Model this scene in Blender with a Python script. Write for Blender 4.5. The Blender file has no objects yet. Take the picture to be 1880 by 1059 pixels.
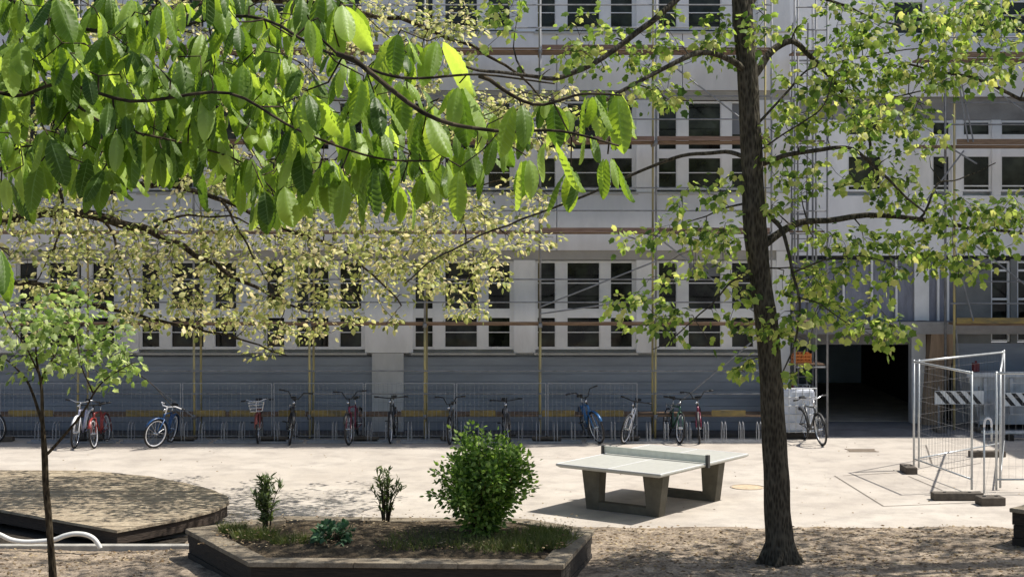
import bpy, math, random
import numpy as np
from mathutils import Vector, Matrix, Euler, noise

# ------------------------------------------------------------------ camera, world, sun, exposure
S = bpy.context.scene
C = S.collection
FOC, CX, HY, CH = 2900.0, 940.0, 429.0, 4.5
cd = bpy.data.cameras.new('camera'); cam = bpy.data.objects.new('camera', cd); C.objects.link(cam)
cam.location = (0, 0, CH); cam.rotation_euler = (math.radians(90), 0, 0)
cd.sensor_width = 36; cd.lens = 36 * FOC / 1880; cd.shift_y = -100.5 / 1880
cd.clip_start = 0.05; cd.clip_end = 3000
S.camera = cam
SUNV = Vector((0.63, 0.155, 1.0)).normalized()
ELEV = math.asin(SUNV.z); ROT = math.atan2(SUNV.x, SUNV.y)
W = bpy.data.worlds.new('World'); S.world = W; W.use_nodes = True
nt = W.node_tree; nt.nodes.clear()
sky = nt.nodes.new('ShaderNodeTexSky'); sky.sky_type = 'NISHITA'; sky.sun_disc = False
sky.sun_elevation = ELEV; sky.sun_rotation = ROT; sky.air_density = 1.0; sky.dust_density = 2.0; sky.ozone_density = 1.0
bg = nt.nodes.new('ShaderNodeBackground'); bg.inputs['Strength'].default_value = 0.105
wo = nt.nodes.new('ShaderNodeOutputWorld')
nt.links.new(sky.outputs[0], bg.inputs[0]); nt.links.new(bg.outputs[0], wo.inputs[0])
ld = bpy.data.lights.new('sun', 'SUN'); ld.energy = 5.0; ld.angle = math.radians(0.53); ld.color = (1, 0.95, 0.87)
sun = bpy.data.objects.new('sun', ld); C.objects.link(sun)
sun.rotation_euler = SUNV.to_track_quat('Z', 'Y').to_euler(); sun.location = (20, 10, 30)
S.view_settings.view_transform = 'Standard'; S.view_settings.look = 'None'
S.view_settings.exposure = 0.38; S.view_settings.gamma = 1.0
S.cycles.max_bounces = 8; S.cycles.transparent_max_bounces = 8

PI = math.pi
def at(px, py, Y):
    return Vector(((px - CX) / FOC * Y, Y, CH - (py - HY) / FOC * Y))
def gx(px, Y): return (px - CX) / FOC * Y
def gnd(px, py, z=0.0):
    Y = (CH - z) * FOC / (py - HY)
    return Vector(((px - CX) / FOC * Y, Y, z))

# ------------------------------------------------------------------ materials
def nodes(m):
    m.use_nodes = True
    return m.node_tree, m.node_tree.nodes['Principled BSDF']
def mat(name, col, rough=0.8, var=0.15, scale=4.0, bump=0.0, bscale=None, metal=0.0, spec=0.3, col2=None, stretch=None, detail=6.0, tex='Object'):
    m = bpy.data.materials.new(name); t, b = nodes(m)
    N = t.nodes.new; L = t.links.new
    tc = N('ShaderNodeTexCoord'); mp = N('ShaderNodeMapping'); L(tc.outputs[tex], mp.inputs[0])
    if stretch: mp.inputs['Scale'].default_value = stretch
    n = N('ShaderNodeTexNoise'); n.inputs['Scale'].default_value = scale; n.inputs['Detail'].default_value = detail; n.inputs['Roughness'].default_value = .62
    L(mp.outputs[0], n.inputs[0])
    r = N('ShaderNodeValToRGB'); r.color_ramp.elements[0].position = .32; r.color_ramp.elements[1].position = .68
    c = Vector(col)
    a = (c * (1 - var)) if col2 is None else Vector(col2)
    e = c * (1 + var) if col2 is None else c
    r.color_ramp.elements[0].color = (*a, 1); r.color_ramp.elements[1].color = (*e, 1)
    L(n.outputs[0], r.inputs[0]); L(r.outputs[0], b.inputs['Base Color'])
    b.inputs['Roughness'].default_value = rough; b.inputs['Metallic'].default_value = metal
    b.inputs['Specular IOR Level'].default_value = spec
    if bump:
        n2 = N('ShaderNodeTexNoise'); n2.inputs['Scale'].default_value = bscale or scale * 5; n2.inputs['Detail'].default_value = 8
        L(mp.outputs[0], n2.inputs[0])
        bp = N('ShaderNodeBump'); bp.inputs['Strength'].default_value = 1; bp.inputs['Distance'].default_value = bump
        L(n2.outputs[0], bp.inputs['Height']); L(bp.outputs[0], b.inputs['Normal'])
    return m

def leaf_mat(name, cols, trans, tw=0.45, rough=0.5, spec=0.35):
    m = bpy.data.materials.new(name); t, b = nodes(m); N = t.nodes.new; L = t.links.new
    g = N('ShaderNodeNewGeometry')
    r = N('ShaderNodeValToRGB'); el = r.color_ramp.elements
    while len(el) < len(cols): el.new(0.5)
    for i, c in enumerate(cols):
        el[i].position = i / (len(cols) - 1); el[i].color = (*c, 1)
    L(g.outputs['Random Per Island'], r.inputs[0]); L(r.outputs[0], b.inputs['Base Color'])
    b.inputs['Roughness'].default_value = rough; b.inputs['Specular IOR Level'].default_value = spec
    tr = N('ShaderNodeBsdfTranslucent')
    mx = N('ShaderNodeMixRGB'); mx.blend_type = 'MULTIPLY'; mx.inputs[0].default_value = 1
    L(r.outputs[0], mx.inputs[1]); mx.inputs[2].default_value = (*trans, 1)
    L(mx.outputs[0], tr.inputs['Color'])
    ms = N('ShaderNodeMixShader'); ms.inputs[0].default_value = tw
    L(b.outputs[0], ms.inputs[1]); L(tr.outputs[0], ms.inputs[2])
    L(ms.outputs[0], t.nodes['Material Output'].inputs['Surface'])
    return m

def ground_mat(name, cols, scales, bump, bscale, rough=0.95, fine=.25):
    """three-colour ground: two noise layers and fine grain"""
    m = bpy.data.materials.new(name); t, b = nodes(m); N = t.nodes.new; L = t.links.new
    tc = N('ShaderNodeTexCoord')
    def nz(s, d=8): 
        n = N('ShaderNodeTexNoise'); n.inputs['Scale'].default_value = s; n.inputs['Detail'].default_value = d; n.inputs['Roughness'].default_value = .65
        L(tc.outputs['Object'], n.inputs[0]); return n
    n1 = nz(scales[0]); n2 = nz(scales[1]); n3 = nz(scales[2], 3)
    r1 = N('ShaderNodeValToRGB'); r1.color_ramp.elements[0].position = .38; r1.color_ramp.elements[1].position = .62
    r1.color_ramp.elements[0].color = (*cols[0], 1); r1.color_ramp.elements[1].color = (*cols[1], 1)
    L(n1.outputs[0], r1.inputs[0])
    r2 = N('ShaderNodeValToRGB'); r2.color_ramp.elements[0].position = .45; r2.color_ramp.elements[1].position = .72
    r2.color_ramp.elements[0].color = (0, 0, 0, 1); r2.color_ramp.elements[1].color = (1, 1, 1, 1)
    L(n2.outputs[0], r2.inputs[0])
    mx = N('ShaderNodeMixRGB'); L(r2.outputs[0], mx.inputs[0]); L(r1.outputs[0], mx.inputs[1]); mx.inputs[2].default_value = (*cols[2], 1)
    r3 = N('ShaderNodeMapRange'); r3.inputs[3].default_value = 1 - fine; r3.inputs[4].default_value = 1 + fine
    r3.inputs[1].default_value = .3; r3.inputs[2].default_value = .7
    L(n3.outputs[0], r3.inputs[0])
    mm = N('ShaderNodeMixRGB'); mm.blend_type = 'MULTIPLY'; mm.inputs[0].default_value = 1
    L(mx.outputs[0], mm.inputs[1]); L(r3.outputs[0], mm.inputs[2]); L(mm.outputs[0], b.inputs['Base Color'])
    b.inputs['Roughness'].default_value = rough; b.inputs['Specular IOR Level'].default_value = .2
    nb = nz(bscale, 8); bp = N('ShaderNodeBump'); bp.inputs['Distance'].default_value = bump; bp.inputs['Strength'].default_value = 1
    L(nb.outputs[0], bp.inputs['Height']); L(bp.outputs[0], b.inputs['Normal'])
    return m

def bark_mat(name, c1, c2):
    m = bpy.data.materials.new(name); t, b = nodes(m); N = t.nodes.new; L = t.links.new
    tc = N('ShaderNodeTexCoord'); mp = N('ShaderNodeMapping'); mp.inputs['Scale'].default_value = (1, 1, .28); L(tc.outputs['Object'], mp.inputs[0])
    v = N('ShaderNodeTexVoronoi'); v.inputs['Scale'].default_value = 34; L(mp.outputs[0], v.inputs[0])
    n = N('ShaderNodeTexNoise'); n.inputs['Scale'].default_value = 9; n.inputs['Detail'].default_value = 8; L(mp.outputs[0], n.inputs[0])
    mt = N('ShaderNodeMath'); mt.operation = 'MULTIPLY'; L(v.outputs[0], mt.inputs[0]); L(n.outputs[0], mt.inputs[1])
    r = N('ShaderNodeValToRGB'); r.color_ramp.elements[0].position = .08; r.color_ramp.elements[1].position = .42
    r.color_ramp.elements[0].color = (*c1, 1); r.color_ramp.elements[1].color = (*c2, 1)
    L(mt.outputs[0], r.inputs[0]); L(r.outputs[0], b.inputs['Base Color'])
    b.inputs['Roughness'].default_value = .95; b.inputs['Specular IOR Level'].default_value = .15
    bp = N('ShaderNodeBump'); bp.inputs['Distance'].default_value = .03; L(mt.outputs[0], bp.inputs['Height']); L(bp.outputs[0], b.inputs['Normal'])
    return m

def plank_mat(name, c1, c2, axis=(1, 0, 0), width=.14):
    """boards: a colour per board plus grain along it"""
    m = bpy.data.materials.new(name); t, b = nodes(m); N = t.nodes.new; L = t.links.new
    tc = N('ShaderNodeTexCoord'); mp = N('ShaderNodeMapping'); L(tc.outputs['Object'], mp.inputs[0])
    mp.inputs['Scale'].default_value = axis
    n = N('ShaderNodeTexNoise'); n.inputs['Scale'].default_value = 12; n.inputs['Detail'].default_value = 7; L(mp.outputs[0], n.inputs[0])
    r = N('ShaderNodeValToRGB'); r.color_ramp.elements[0].position = .3; r.color_ramp.elements[1].position = .7
    r.color_ramp.elements[0].color = (*c1, 1); r.color_ramp.elements[1].color = (*c2, 1)
    L(n.outputs[0], r.inputs[0]); L(r.outputs[0], b.inputs['Base Color']); b.inputs['Roughness'].default_value = .85
    bp = N('ShaderNodeBump'); bp.inputs['Distance'].default_value = .01; L(n.outputs[0], bp.inputs['Height']); L(bp.outputs[0], b.inputs['Normal'])
    return m

M = {}
M['facade'] = mat('facade_render', (.80, .80, .805), .75, .15, 1.3, .003, 40, stretch=(1, 1, .35))
M['panel'] = mat('facade_panel', (.77, .77, .785), .7, .15, .9, .002, 30, stretch=(1, 1, .3))
M['lintel'] = mat('lintel_beige', (.40, .385, .36), .8, .12, 2, .002, 30)
M['plinth'] = mat('plinth_blue_grey', (.30, .33, .385), .7, .16, 1.6, .003, 30, stretch=(.4, 1, 2))
M['plinth2'] = mat('plinth_groove', (.22, .245, .29), .8)
M['pier'] = mat('pier_concrete', (.58, .58, .585), .8, .14, 2, .003, 40, stretch=(1, 1, .4))
M['frame'] = mat('window_frame_white', (.80, .80, .80), .5, .06, 3)
M['sill'] = mat('sill_metal', (.50, .49, .46), .6, .12, 3)
M['slab'] = mat('slab_concrete', (.30, .29, .28), .85, .2, 2, .004, 30)
M['dark'] = mat('dark_interior', (.02, .022, .026), .9)
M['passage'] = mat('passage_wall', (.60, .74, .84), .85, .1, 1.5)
M['netting'] = mat('netting_violet_grey', (.24, .25, .30), .8, .2, 3, .01, 12, stretch=(3, 1, .6))
M['roof'] = mat('roof_felt', (.08, .08, .085), .9)
M['brownpillar'] = mat('pillar_brown_concrete', (.27, .19, .125), .85, .3, 3, .008, 20, stretch=(3, 1, .4))
M['alu'] = mat('galvanised_tube', (.20, .205, .215), .6, .3, 6, spec=.3)
M['fencegrey'] = mat('low_fence_grey', (.27, .28, .30), .5, .2, 8)
M['blind'] = mat('roller_blind', (.20, .21, .23), .8, .1, 2)
M['alu2'] = mat('galvanised_fence', (.50, .52, .53), .4, .15, 8, metal=.5, spec=.5)
M['ochre'] = mat('ochre_tube', (.50, .41, .16), .6, .3, 5, col2=(.26, .24, .17), stretch=(1, 1, .35))
M['deck'] = plank_mat('deck_wood', (.12, .075, .05), (.27, .185, .12), (.3, 4, 4))
M['reddeck'] = plank_mat('deck_toe_red', (.14, .085, .065), (.26, .175, .135), (.3, 4, 4))
M['yellow'] = mat('ochre_board', (.36, .26, .08), .8, .3, 3, col2=(.14, .12, .08), stretch=(1, 3, 3))
M['concrete'] = mat('table_concrete', (.115, .105, .08), .9, .22, 5, .004, 60)
M['tabletop'] = mat('table_top_terrazzo', (.43, .43, .395), .5, .07, 14, .001, 90, detail=9)
M['steelnet'] = mat('net_steel', (.62, .64, .58), .5, .1, 8, metal=.3)
M['darksteel'] = mat('dark_steel', (.05, .05, .05), .5, .1)
M['rubber'] = mat('rubber', (.018, .018, .02), .7, .2)
M['chrome'] = mat('chrome', (.55, .56, .58), .25, .05, metal=.9, spec=.6)
M['white'] = mat('white_paint', (.72, .72, .75), .45, .05)
M['saddleblack'] = mat('saddle_black', (.025, .025, .025), .55)
M['bark'] = bark_mat('bark_dark', (.026, .022, .016), (.095, .083, .062))
M['bark2'] = bark_mat('bark_warm', (.018, .013, .008), (.075, .058, .036))
M['maple'] = leaf_mat('maple_leaves', [(.04, .085, .018), (.12, .20, .04), (.25, .35, .075), (.38, .46, .13), (.48, .47, .20)], (1.7, 1.7, 1.1), .5)
M['cream'] = leaf_mat('cream_leaves', [(.10, .13, .04), (.26, .31, .09), (.50, .53, .19), (.68, .66, .33), (.74, .65, .42)], (1.25, 1.22, 1.0), .5)
M['sapling'] = leaf_mat('sapling_leaves', [(.09, .15, .04), (.18, .26, .07), (.32, .40, .13), (.54, .58, .33)], (1.6, 1.7, 1.1), .48)
M['bush'] = leaf_mat('bush_leaves', [(.04, .08, .015), (.09, .17, .03), (.19, .29, .06), (.34, .44, .14)], (1.8, 2.0, 1.0), .42)
M['laurel'] = leaf_mat('laurel_leaves', [(.05, .07, .025), (.11, .15, .05), (.22, .25, .12)], (1.4, 1.6, 1.0), .35, .35)
M['bluegreen'] = leaf_mat('bluegreen_leaves', [(.02, .06, .025), (.05, .12, .05), (.14, .24, .13)], (1.2, 1.5, 1.2), .25)
M['grass'] = leaf_mat('grass_blades', [(.06, .09, .02), (.12, .15, .035), (.18, .17, .07)], (1.5, 1.7, 1.0), .3)
M['litter'] = leaf_mat('leaf_litter', [(.09, .06, .035), (.19, .13, .075), (.32, .24, .14), (.45, .37, .24)], (1, 1, 1), .1, .9, .1)
M['paving'] = ground_mat('paving', [(.43, .385, .335), (.50, .455, .40), (.34, .305, .27)], (.5, 1.7, 45), .003, 90, fine=.10)
M['shadyroad'] = ground_mat('yard_asphalt', [(.15, .15, .155), (.20, .20, .205), (.11, .11, .11)], (.6, 2, 40), .004, 80, fine=.15)
M['sand'] = ground_mat('sandy_ground', [(.40, .325, .245), (.24, .19, .14), (.085, .065, .048)], (1.8, 4.5, 24), .04, 14, fine=.5)
M['soil'] = ground_mat('soil', [(.045, .034, .022), (.085, .064, .042), (.17, .13, .08)], (2.5, 9, 40), .04, 18, fine=.4)
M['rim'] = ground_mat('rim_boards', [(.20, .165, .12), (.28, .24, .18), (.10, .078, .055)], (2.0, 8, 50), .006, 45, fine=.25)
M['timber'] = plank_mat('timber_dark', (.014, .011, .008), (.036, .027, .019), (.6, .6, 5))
M['decktop'] = ground_mat('platform_top', [(.43, .36, .26), (.34, .28, .20), (.20, .155, .11)], (2.2, 6, 38), .03, 12, fine=.22)
M['kerb'] = mat('kerb_stone', (.36, .345, .31), .9, .2, 6, .004, 60)
M['hose'] = mat('white_pipe', (.70, .69, .65), .4, .08, 9)
M['joint'] = mat('joint_dark', (.16, .14, .12), .9)
M['iron'] = mat('cast_iron', (.30, .245, .19), .7, .2)
M['orange'] = mat('orange_plastic', (.62, .20, .05), .5, .15)
M['tank'] = mat('tank_white', (.62, .65, .72), .5, .12, 6)
M['skip'] = mat('skip_grey', (.46, .48, .50), .6, .25, 3)
M['board'] = mat('barrier_white', (.78, .78, .76), .5, .1)
M['black'] = mat('barrier_black', (.02, .02, .022), .5)
M['redpaint'] = mat('red_paint', (.16, .025, .03), .5)
M['rubberfoot'] = mat('fence_foot', (.10, .085, .07), .9, .3, 8, .004, 50)

def glass_mat():  # green-grey noise in the colour stands in for reflected trees and dim rooms
    m = bpy.data.materials.new('dark_glazing'); t, b = nodes(m); N = t.nodes.new; L = t.links.new
    tc = N('ShaderNodeTexCoord')
    n = N('ShaderNodeTexNoise'); n.inputs['Scale'].default_value = 2.1; n.inputs['Detail'].default_value = 5; L(tc.outputs['Object'], n.inputs[0])
    r = N('ShaderNodeValToRGB'); r.color_ramp.elements[0].position = .4; r.color_ramp.elements[1].position = .75
    r.color_ramp.elements[0].color = (.004, .005, .005, 1); r.color_ramp.elements[1].color = (.055, .066, .05, 1)
    L(n.outputs[0], r.inputs[0]); L(r.outputs[0], b.inputs['Base Color'])
    b.inputs['Roughness'].default_value = .06; b.inputs['Specular IOR Level'].default_value = .35
    n2 = N('ShaderNodeTexNoise'); n2.inputs['Scale'].default_value = .9; L(tc.outputs['Object'], n2.inputs[0])
    bp = N('ShaderNodeBump'); bp.inputs['Distance'].default_value = .01; L(n2.outputs[0], bp.inputs['Height']); L(bp.outputs[0], b.inputs['Normal'])
    return m
M['glass'] = glass_mat()

# ------------------------------------------------------------------ mesh builder
class MB:
    def __init__(s): s.v = []; s.f = []
    def box(s, x0, x1, y0, y1, z0, z1, R=None, o=None):
        n = len(s.v)
        for x in (x0, x1):
            for y in (y0, y1):
                for z in (z0, z1):
                    p = Vector((x, y, z))
                    if R is not None: p = R @ p
                    if o is not None: p = p + Vector(o)
                    s.v.append(tuple(p))
        for q in ((0, 1, 3, 2), (4, 6, 7, 5), (0, 4, 5, 1), (2, 3, 7, 6), (0, 2, 6, 4), (1, 5, 7, 3)):
            s.f.append(tuple(n + i for i in q))
        return s
    def hexa(s, low, high):
        """low/high: lists of same-length 3-D points, a loft with caps"""
        n = len(s.v); k = len(low)
        s.v += [tuple(p) for p in low] + [tuple(p) for p in high]
        for i in range(k):
            j = (i + 1) % k
            s.f.append((n + i, n + j, n + k + j, n + k + i))
        s.f.append(tuple(n + i for i in reversed(range(k)))); s.f.append(tuple(n + k + i for i in range(k)))
        return s
    def prism(s, poly, z0, z1):
        return s.hexa([(x, y, z0) for x, y in poly], [(x, y, z1) for x, y in poly])
    def tube(s, pts, rad, n=8, cap=True, wob=0.0, rng=None):
        pts = [Vector(p) for p in pts]
        if not isinstance(rad, (list, tuple)): rad = [rad] * len(pts)
        base = len(s.v); k = len(pts)
        up = Vector((0.13, 0.21, 0.97)); prev = None
        for i, p in enumerate(pts):
            d = (pts[min(i + 1, k - 1)] - pts[max(i - 1, 0)])
            if d.length < 1e-9: d = Vector((0, 0, 1))
            d.normalize()
            if prev is None:
                a = d.cross(up)
                if a.length < 1e-3: a = d.cross(Vector((1, 0, 0)))
            else:
                a = prev - d * prev.dot(d)
                if a.length < 1e-4: a = d.cross(up)
            a.normalize(); prev = a; b = d.cross(a)
            for j in range(n):
                t = 2 * PI * j / n; r = rad[i]
                if wob: r *= 1 + wob * noise.noise(Vector((math.cos(t) * 1.3, math.sin(t) * 1.3, 0)) + p * 2.2)
                s.v.append(tuple(p + (a * math.cos(t) + b * math.sin(t)) * r))
        for i in range(k - 1):
            for j in range(n):
                q = (j + 1) % n
                s.f.append((base + i * n + j, base + i * n + q, base + (i + 1) * n + q, base + (i + 1) * n + j))
        if cap:
            s.f.append(tuple(base + j for j in reversed(range(n)))); s.f.append(tuple(base + (k - 1) * n + j for j in range(n)))
        return s
    def ring(s, c, ax, R, r, n=24, m=6):
        """torus"""
        c = Vector(c); ax = Vector(ax).normalized(); a = ax.orthogonal().normalized(); b = ax.cross(a); base = len(s.v)
        for i in range(n):
            t = 2 * PI * i / n; d = a * math.cos(t) + b * math.sin(t)
            for j in range(m):
                u = 2 * PI * j / m
                s.v.append(tuple(c + d * (R + r * math.cos(u)) + ax * r * math.sin(u)))
        for i in range(n):
            for j in range(m):
                s.f.append((base + i * m + j, base + ((i + 1) % n) * m + j, base + ((i + 1) % n) * m + (j + 1) % m, base + i * m + (j + 1) % m))
        return s
    def build(s, name, m, parent=None, smooth=False, bevel=0.0, M4=None):
        me = bpy.data.meshes.new(name)
        if M4 is not None: s.v = [tuple(M4 @ Vector(p)) for p in s.v]
        me.from_pydata(s.v, [], s.f); me.update()
        if m is not None: me.materials.append(m)
        if smooth: me.shade_smooth()
        o = bpy.data.objects.new(name, me); C.objects.link(o)
        if parent is not None: o.parent = parent
        if bevel:
            b = o.modifiers.new('bevel', 'BEVEL'); b.width = bevel; b.segments = 2; b.limit_method = 'ANGLE'
        return o

def tag(o, label, cat=None, group=None, kind=None):
    if label: o['label'] = label
    if cat: o['category'] = cat
    if group: o['group'] = group
    if kind: o['kind'] = kind
    return o
def thing(name, label, cat, loc=(0, 0, 0), rz=0.0, group=None):
    o = bpy.data.objects.new(name, None); C.objects.link(o); o.location = loc; o.rotation_euler = (0, 0, rz); o.empty_display_size = .2
    return tag(o, label, cat, group)
def struct(o): o['kind'] = 'structure'; return o
def rot_y(d):
    """matrix turning +Z onto d"""
    return Vector(d).to_track_quat('Z', 'Y').to_matrix()

# ------------------------------------------------------------------ ground
def sheet(name, poly, z, m):
    me = bpy.data.meshes.new(name); me.from_pydata([(x, y, z) for x, y in poly], [], [tuple(range(len(poly)))]); me.materials.append(m)
    o = bpy.data.objects.new(name, me); C.objects.link(o); return struct(o)
sheet('ground', [(-600, -300), (600, -300), (600, 900), (-600, 900)], -0.004, M['shadyroad'])
sheet('paving', [(-60, 12), (60, 12), (60, 34.85), (-60, 34.85)], 0.0, M['paving'])
def uneven(name, x0, x1, y0, y1, nx, ny, f, m, edge):
    me = bpy.data.meshes.new(name); V = []; F = []
    for j in range(ny + 1):
        for i in range(nx + 1):
            x = x0 + (x1 - x0) * i / nx; y = y0 + (y1 - y0) * j / ny
            if j == ny: y = edge(x)
            V.append((x, y, f(x, y, j == ny)))
    for j in range(ny):
        for i in range(nx):
            a = j * (nx + 1) + i; F.append((a, a + 1, a + nx + 2, a + nx + 1))
    me.from_pydata(V, [], F); me.materials.append(m); me.shade_smooth()
    o = bpy.data.objects.new(name, me); C.objects.link(o); return o
def hz(x, y, e): 
    return 0.004 if e else 0.062 + .035 * noise.noise(Vector((x * .8, y * .8, 3))) + .022 * noise.noise(Vector((x * 3.1, y * 3.1, 9)))
struct(uneven('sandy_ground', -4.7, 16, 8, 24.0, 200, 170, hz, M['sand'], lambda x: 24.02 + .025 * noise.noise(Vector((x * 3, 0, 0)))))
struct(uneven('sandy_ground', -18, -4.7, 8, 22.3, 130, 150, hz, M['sand'], lambda x: 22.3))
# joint lines and covers in the paving
def strip(mb, a, b, w=.03, z=.003):
    d = (b - a); d.z = 0; d.normalize(); n = Vector((-d.y, d.x, 0)) * w / 2
    k = len(mb.v); mb.v += [tuple(Vector((p.x, p.y, z))) for p in (a - n, b - n, b + n, a + n)]; mb.f.append((k, k + 1, k + 2, k + 3))
jm = MB()
for a, b in (((1532, 873), (1622, 929)), ((1548, 873), (1668, 866)), ((1622, 929), (1790, 922)), ((1668, 874), (1730, 900)), ((1700, 795 + 22), (1712, 855)), ((1720, 864), (1800, 850))):
    strip(jm, gnd(*a), gnd(*b), .035)
struct(jm.build('paving_joint', M['joint']))
def cover(px, py, r, label):
    p = gnd(px, py); t = thing('manhole_cover', label, 'manhole cover', (p.x, p.y, 0.002))
    MB().ring((0, 0, 0), (0, 0, 1), r, .008, 40, 6).build('rim', M['iron'], t, True)
    mb = MB(); mb.tube([(0, 0, -.01), (0, 0, .004)], r - .03, 32); mb.build('lid', mat('cover_tan', (.50, .39, .27), .9, .2, 9), t)
cover(1372, 894, .30, 'round pale manhole cover in the paving right of the table tennis table')
p = gnd(1582, 827); t = thing('floor_drain', 'small dark drain in the paving before the passage', 'drain', (p.x, p.y, .002))
g = MB()
for i in range(7): g.box(-.28, .28, -.16 + i * .05, -.135 + i * .05, 0, .008)
g.build('grate', M['iron'], t); MB().ring((0, 0, 0), (0, 0, 1), .001, .0005, 4, 3)
MB().box(-.31, .31, -.2, -.17, 0, .012).box(-.31, .31, .17, .2, 0, .012).build('rim', M['iron'], t)

# ------------------------------------------------------------------ main building
FY = 36.0; PPM = FOC / FY
bld = thing('school_building', 'long white school building front with three rows of dark windows behind scaffolding', 'building', (0, FY, 0))
def bp(mb, name, m, **k):
    o = mb.build(name, m, None, **k); o.parent = bld; o.matrix_parent_inverse = Matrix.Translation((0, -FY, 0)); return o
XR = 6.33; XL = -19.0; TOP = 14.5
gstart = [-200, 30, 255, 485, 758, 983, 1206]
gs = [gx(p, FY) for p in gstart]; GW = 2.30
gs = [gs[0] - 2 * 2.86, gs[0] - 2.86] + gs
body = MB(); body.box(XL, XR, FY + .32, FY + 12, 0, TOP - .02)
bp(body, 'wall_core', M['facade'])
floors = [(1.86, 3.88), (5.50, 7.52), (9.15, 11.17)]
edges = [XL] + [v for g_ in gs for v in (g_, g_ + GW)] + [XR]
for z0, z1 in floors:
    for i in range(0, len(edges), 2):
        if edges[i + 1] - edges[i] > .02: bp(MB().box(edges[i], edges[i + 1], FY - .03, FY + .31, z0 - .07, z1 + .02), 'window_pier', M['facade'])
bands = [(4.12, 5.42), (7.76, 9.07), (11.20, TOP)]
for z0, z1 in bands:
    x = XL; pan = MB()
    while x < XR - .01:
        xe = min(x + 2.86 * .5 * 2, XR)
        pan.box(x + .008, xe - .008, FY - .05, FY + .3, z0, z1); x = xe
    bp(pan, 'spandrel_panel', M['panel'])
lt = MB()
for z1 in (3.90, 7.54, 11.1898):
    if z1 < 11: lt.box(XL, XR, FY + .0, FY + .3, z1, z1 + .215)
bp(lt, 'lintel_band', M['lintel'])
cn = MB()
for z in (5.42, 9.07): cn.box(XL, XR, FY - .075, FY + .3, z + .004, z + .028)
bp(cn, 'cornice', M['sill'])
# plinth of boards, piers standing proud of it
pl = MB(); nb = 9
for i in range(nb):
    z0 = .02 + i * 1.66 / nb; z1 = .02 + (i + 1) * 1.66 / nb - .012
    pl.box(XL, XR, FY + .10, FY + .31, z0, z1)
bp(pl, 'plinth_boards', M['plinth']); bp(MB().box(XL, XR, FY + .118, FY + .305, 0.0, 1.70), 'plinth_backing', M['plinth2'])
for a, b in ((683, 741), (-26 - 60, -26)): bp(MB().box(gx(a, FY), gx(b, FY), FY - .02, FY + .3, 0, 1.78), 'pier', M['pier'])
bp(MB().box(6.02, XR, FY - .06, FY + .3, 0, 4.11), 'corner_pier', M['facade'])
bp(MB().box(XL - .05, XR + .05, FY - .1, FY + 12, TOP, TOP + .12), 'roof', M['roof'])
lights = [(.03, .47), (.71, 1.48), (1.70, 2.23)]
def window(x, z0, z1, fl, par, Y=FY, L=lights, gw=GW, split=None, low=None):
    zs = split or (z0 + .89, z0 + 1.10)
    fr = MB(); y0, y1 = Y + .06, Y + .16
    cols = [0.0] + [v for l in L for v in l] + [gw]
    for i in range(0, len(cols), 2): fr.box(x + cols[i], x + cols[i + 1], y0, y1, z0, z1)
    for a, b in L:
        for q0, q1 in ((z0, z0 + .06), (zs[0] - .02 - .15, zs[1] - .15 - .02), (z1 - .05, z1)):
            fr.box(x + a, x + b, y0 + .012, y1 - .012, q0, q1)
        if fl != 1: fr.box(x + a, x + b, y0 + .03, y1 - .03, zs[1] + .40, zs[1] + .425)
        fr.box(x + a, x + b, y0 + .03, y1 - .03, z0 + .38, z0 + .40)
        # casement edge
        for u in (a, b - .025): fr.box(x + u, x + u + .025, y0 + .02, y1 - .02, z0 + .06, z1 - .05)
    w = fr.build('window', M['frame']); w.parent = par; w.matrix_parent_inverse = Matrix.Translation((0, -par.location.y, 0))
    pn = MB().box(x, x + gw, y1 + .004, y1 + .02, z0, z1).build('pane', M['glass']); pn.parent = w; pn.location = (0, 0, 0)
    hb2 = (x * 7.3 + fl * 3.1) % 1
    if hb2 < .3:
        a, b = L[int(hb2 * 10) % 3]; bl = MB().box(x + a + .03, x + b - .03, y1 - .02, y1 + .002, z1 - (.35 if hb2 < .15 else .75), z1 - .05).build('blind', M['blind']); bl.parent = w
    sl = MB().box(x - .04, x + gw + .04, Y - .09, Y + .2, z0 - .115, z0 - .072).build('sill', M['sill']); sl.parent = w
    return w
for fl, (z0, z1) in enumerate(floors):
    for g_ in gs: window(g_, z0, z1, fl, bld)

# ------------------------------------------------------------------ right wing with the passage
RY = 37.5
wing = thing('passage_wing', 'shaded grey wing over a dark open passage at the right of the school', 'building', (0, RY, 0))
def wp(mb, name, m, **k):
    o = mb.build(name, m, None, **k); o.parent = wing; o.matrix_parent_inverse = Matrix.Translation((0, -RY, 0)); return o
X0 = XR + .06; XP = 10.55; X1 = 16.6
wl = MB()
wl.box(X0, X1, RY, RY + .3, 3.98, 5.40)          # spandrel
wl.box(X0, X1, RY, RY + .3, 7.75, 9.2)
wl.box(X0, X1, RY, RY + .3, 11.0, TOP)
wp(wl, 'spandrel_wall', M['panel'])
rc = MB(); rc.box(X0, X1, RY + .12, RY + .3, 7.2, 7.74); wp(rc, 'recess_band', M['slab'])
wp(MB().box(X0, X1, RY - .35, RY + .3, 2.14, 2.42), 'floor_slab', M['slab'])
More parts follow.
